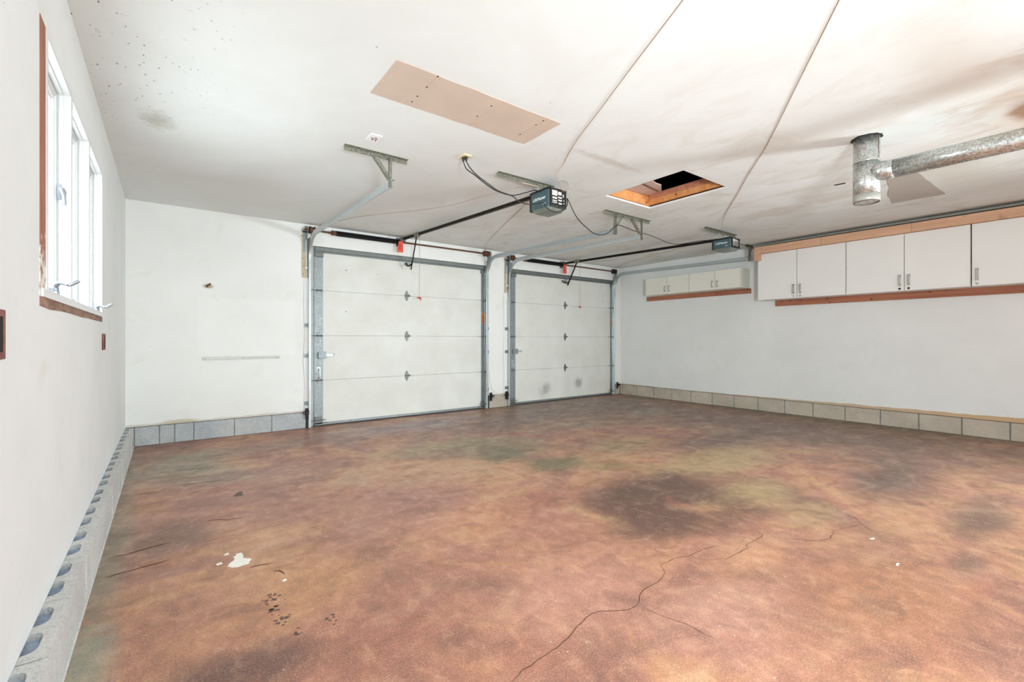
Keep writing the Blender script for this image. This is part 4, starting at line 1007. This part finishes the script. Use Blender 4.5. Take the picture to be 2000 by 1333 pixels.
# ------------------------------------------------------------------ cabinets on the right wall
def cab(name, label, y0, y1, z0, z1, xf, split, mat, big, side=.018, ajar=None):
    """cabinet from wall to xf; doors meet at split; camera side is low y"""
    t_ = thing(name, label, 'cabinet', ((xf+RW)/2, (y0+y1)/2, z0), None)
    xi = xf+.020; x1 = RW-.001
    bm = B()
    box(bm, xi, y0, z0, x1, y0+side, z1); box(bm, xi, y1-side, z0, x1, y1, z1); box(bm, xi, y0+side, z0, x1, y1-side, z0+side)
    box(bm, xi, y0+side, z1-side, x1, y1-side, z1); box(bm, x1-.006, y0+side, z0+side, x1, y1-side, z1-side)
    obj('carcass', bm, mat, t_)
    for a, b_, hy in ((y0+.003, split-.003, split-.045), (split+.003, y1-.003, split+.045)):
        bm = B(); box(bm, xf, a, z0+.002, xi-.002, b_, z1-.002); bevel(bm, .0015, 1)
        dr = obj('cabinet_door', bm, mat, t_)
        if big:
            hz = z0+.135; bm = B()
            box(bm, xf-.004, hy-.014, hz-.075, xf-.0003, hy+.014, hz+.075); bevel(bm, .0015, 1); obj('pull_plate', bm, 'label_paper', dr)
            bm = B()
            for s in (-.055, .055): box(bm, xf-.018, hy-.010, hz+s-.008, xf-.004, hy+.010, hz+s+.008)
            obj('pull_mount', bm, 'black_steel', dr)
            bm = B(); box(bm, xf-.026, hy-.009, hz-.066, xf-.018, hy+.009, hz+.066); bevel(bm, .003, 2); obj('pull_bar', bm, 'aluminium_strip', dr)
            bm = B(); tube(bm, [(xf-.0003, hy, hz-.107), (xf-.008, hy, hz-.107)], .013, 12); obj('lock', bm, 'black_steel' if big == 2 else 'aluminium_strip', dr)
        else:
            hz = z0+.095; bm = B()
            for s in (-.045, .045): box(bm, xf-.020, hy-.008, hz+s-.006, xf-.0003, hy+.008, hz+s+.006)
            obj('pull_mount', bm, 'black_steel', dr)
            bm = B(); box(bm, xf-.026, hy-.006, hz-.052, xf-.020, hy+.006, hz+.052); obj('pull_bar', bm, 'aluminium_strip', dr)
    return t_
cab('wall_cabinet', 'small low white wall cabinet nearer to the right garage door', 4.632, 5.56, 2.022, 2.345, 7.45, 5.085, 'cabinet_cream', 0)
cab('wall_cabinet', 'small low white wall cabinet next to the tall cabinet row', 3.714, 4.628, 2.022, 2.345, 7.45, 4.150, 'cabinet_cream', 0)
cab('wall_cabinet', 'tall white wall cabinet at the far end of the big row', 2.268, 3.44, 1.79, 2.512, 7.45, 2.880, 'cabinet_melamine', 1)
cab('wall_cabinet', 'tall white wall cabinet in the middle of the big row, dark locks', 1.044, 2.262, 1.79, 2.512, 7.45, 1.642, 'cabinet_melamine', 2)
cab('wall_cabinet', 'tall white wall cabinet cut off by the right edge of the photo', -.18, 1.034, 1.79, 2.512, 7.45, .43, 'cabinet_melamine', 1)
# ... its one visible pull sits on the edge nearest the middle cabinet
lastcab = [o for o in bpy.data.objects if o.name.startswith('wall_cabinet') and 'cut off' in o['label']][0]
dn = [c_ for c_ in lastcab.children if c_.name.startswith('cabinet_door')][1]
for c_ in dn.children: c_.location.y += 1.034-.045-(.43+.045)
def board(name, label, mat, *b, bev=.002):
    bm = B(); box(bm, *b); bevel(bm, bev, 1); return tag(obj(name, bm, mat), label, 'board')
board('ledger_board', 'short reddish-brown wooden ledger under the two small cabinets', 'ledger_wood', 7.735, 3.690, 1.940, RW-.0006, 5.750, 2.021)
board('ledger_board', 'long reddish-brown knotty wooden ledger under the tall cabinets', 'ledger_wood', 7.735, -.30, 1.700, RW-.0006, 3.300, 1.789)
# pale crown boards above the tall cabinets, butt-jointed
t_ = thing('crown_board', 'pale pinkish wooden boards capping the tall cabinets below the ceiling', 'board', (7.43, 1.5, 2.512))
ys = [3.40, 2.555, 1.565, -.30]
for a, b_ in zip(ys, ys[1:]):
    bm = B(); box(bm, 7.418, b_+.0015, 2.514, 7.444, a-.0015, 2.625); bevel(bm, .0015, 1); obj('plank', bm, 'crown_wood', t_)
bm = B(); box(bm, 7.405, 3.385, 2.405, 7.450, 3.475, 2.625); bevel(bm, .002, 1); obj('end_block', bm, 'crown_wood', t_)
bm = B(); box(bm, 7.446, -.30, 2.514, RW-.001, 3.46, 2.60); obj('backing', bm, 'crown_wood', t_)
bm = B(); tube(bm, [(7.415, -.35, 2.652), (7.415, 1.5, 2.650), (7.43, 3.50, 2.648)], .015, 10)
tag(obj('conduit', bm, 'grey_conduit', None, True), 'grey conduit running along the ceiling above the crown boards', 'pipe')

# repeats share a group
GROUPS = {'door_track': 'roller tracks of the two garage doors', 'track_hanger': 'perforated hangers holding the door tracks', 'torsion_bar': 'torsion bars above the garage doors',
          'warning_tag': 'orange-red tags on the door springs', 'door_sensor': 'door sensors near the floor', 'garage_door_opener': 'openers under the ceiling', 'release_handle': 'red pull handles of the openers',
          'opener_hanger': 'steel angles above the openers', 'wall_cabinet': 'white cabinets on the right wall', 'ledger_board': 'wooden ledgers under the wall cabinets', 'mounting_board': 'tan boards beside the door tracks',
          'power_cord': 'black power cords under the ceiling', 'bell_wire': 'bell wires to the openers', 'sensor_wire': 'thin sensor wires', 'outlet_box': 'brown electrical boxes on the left wall'}
for o in list(bpy.data.objects):
    if not o.parent and o.name.split('.')[0] in GROUPS: o['group'] = GROUPS[o.name.split('.')[0]]
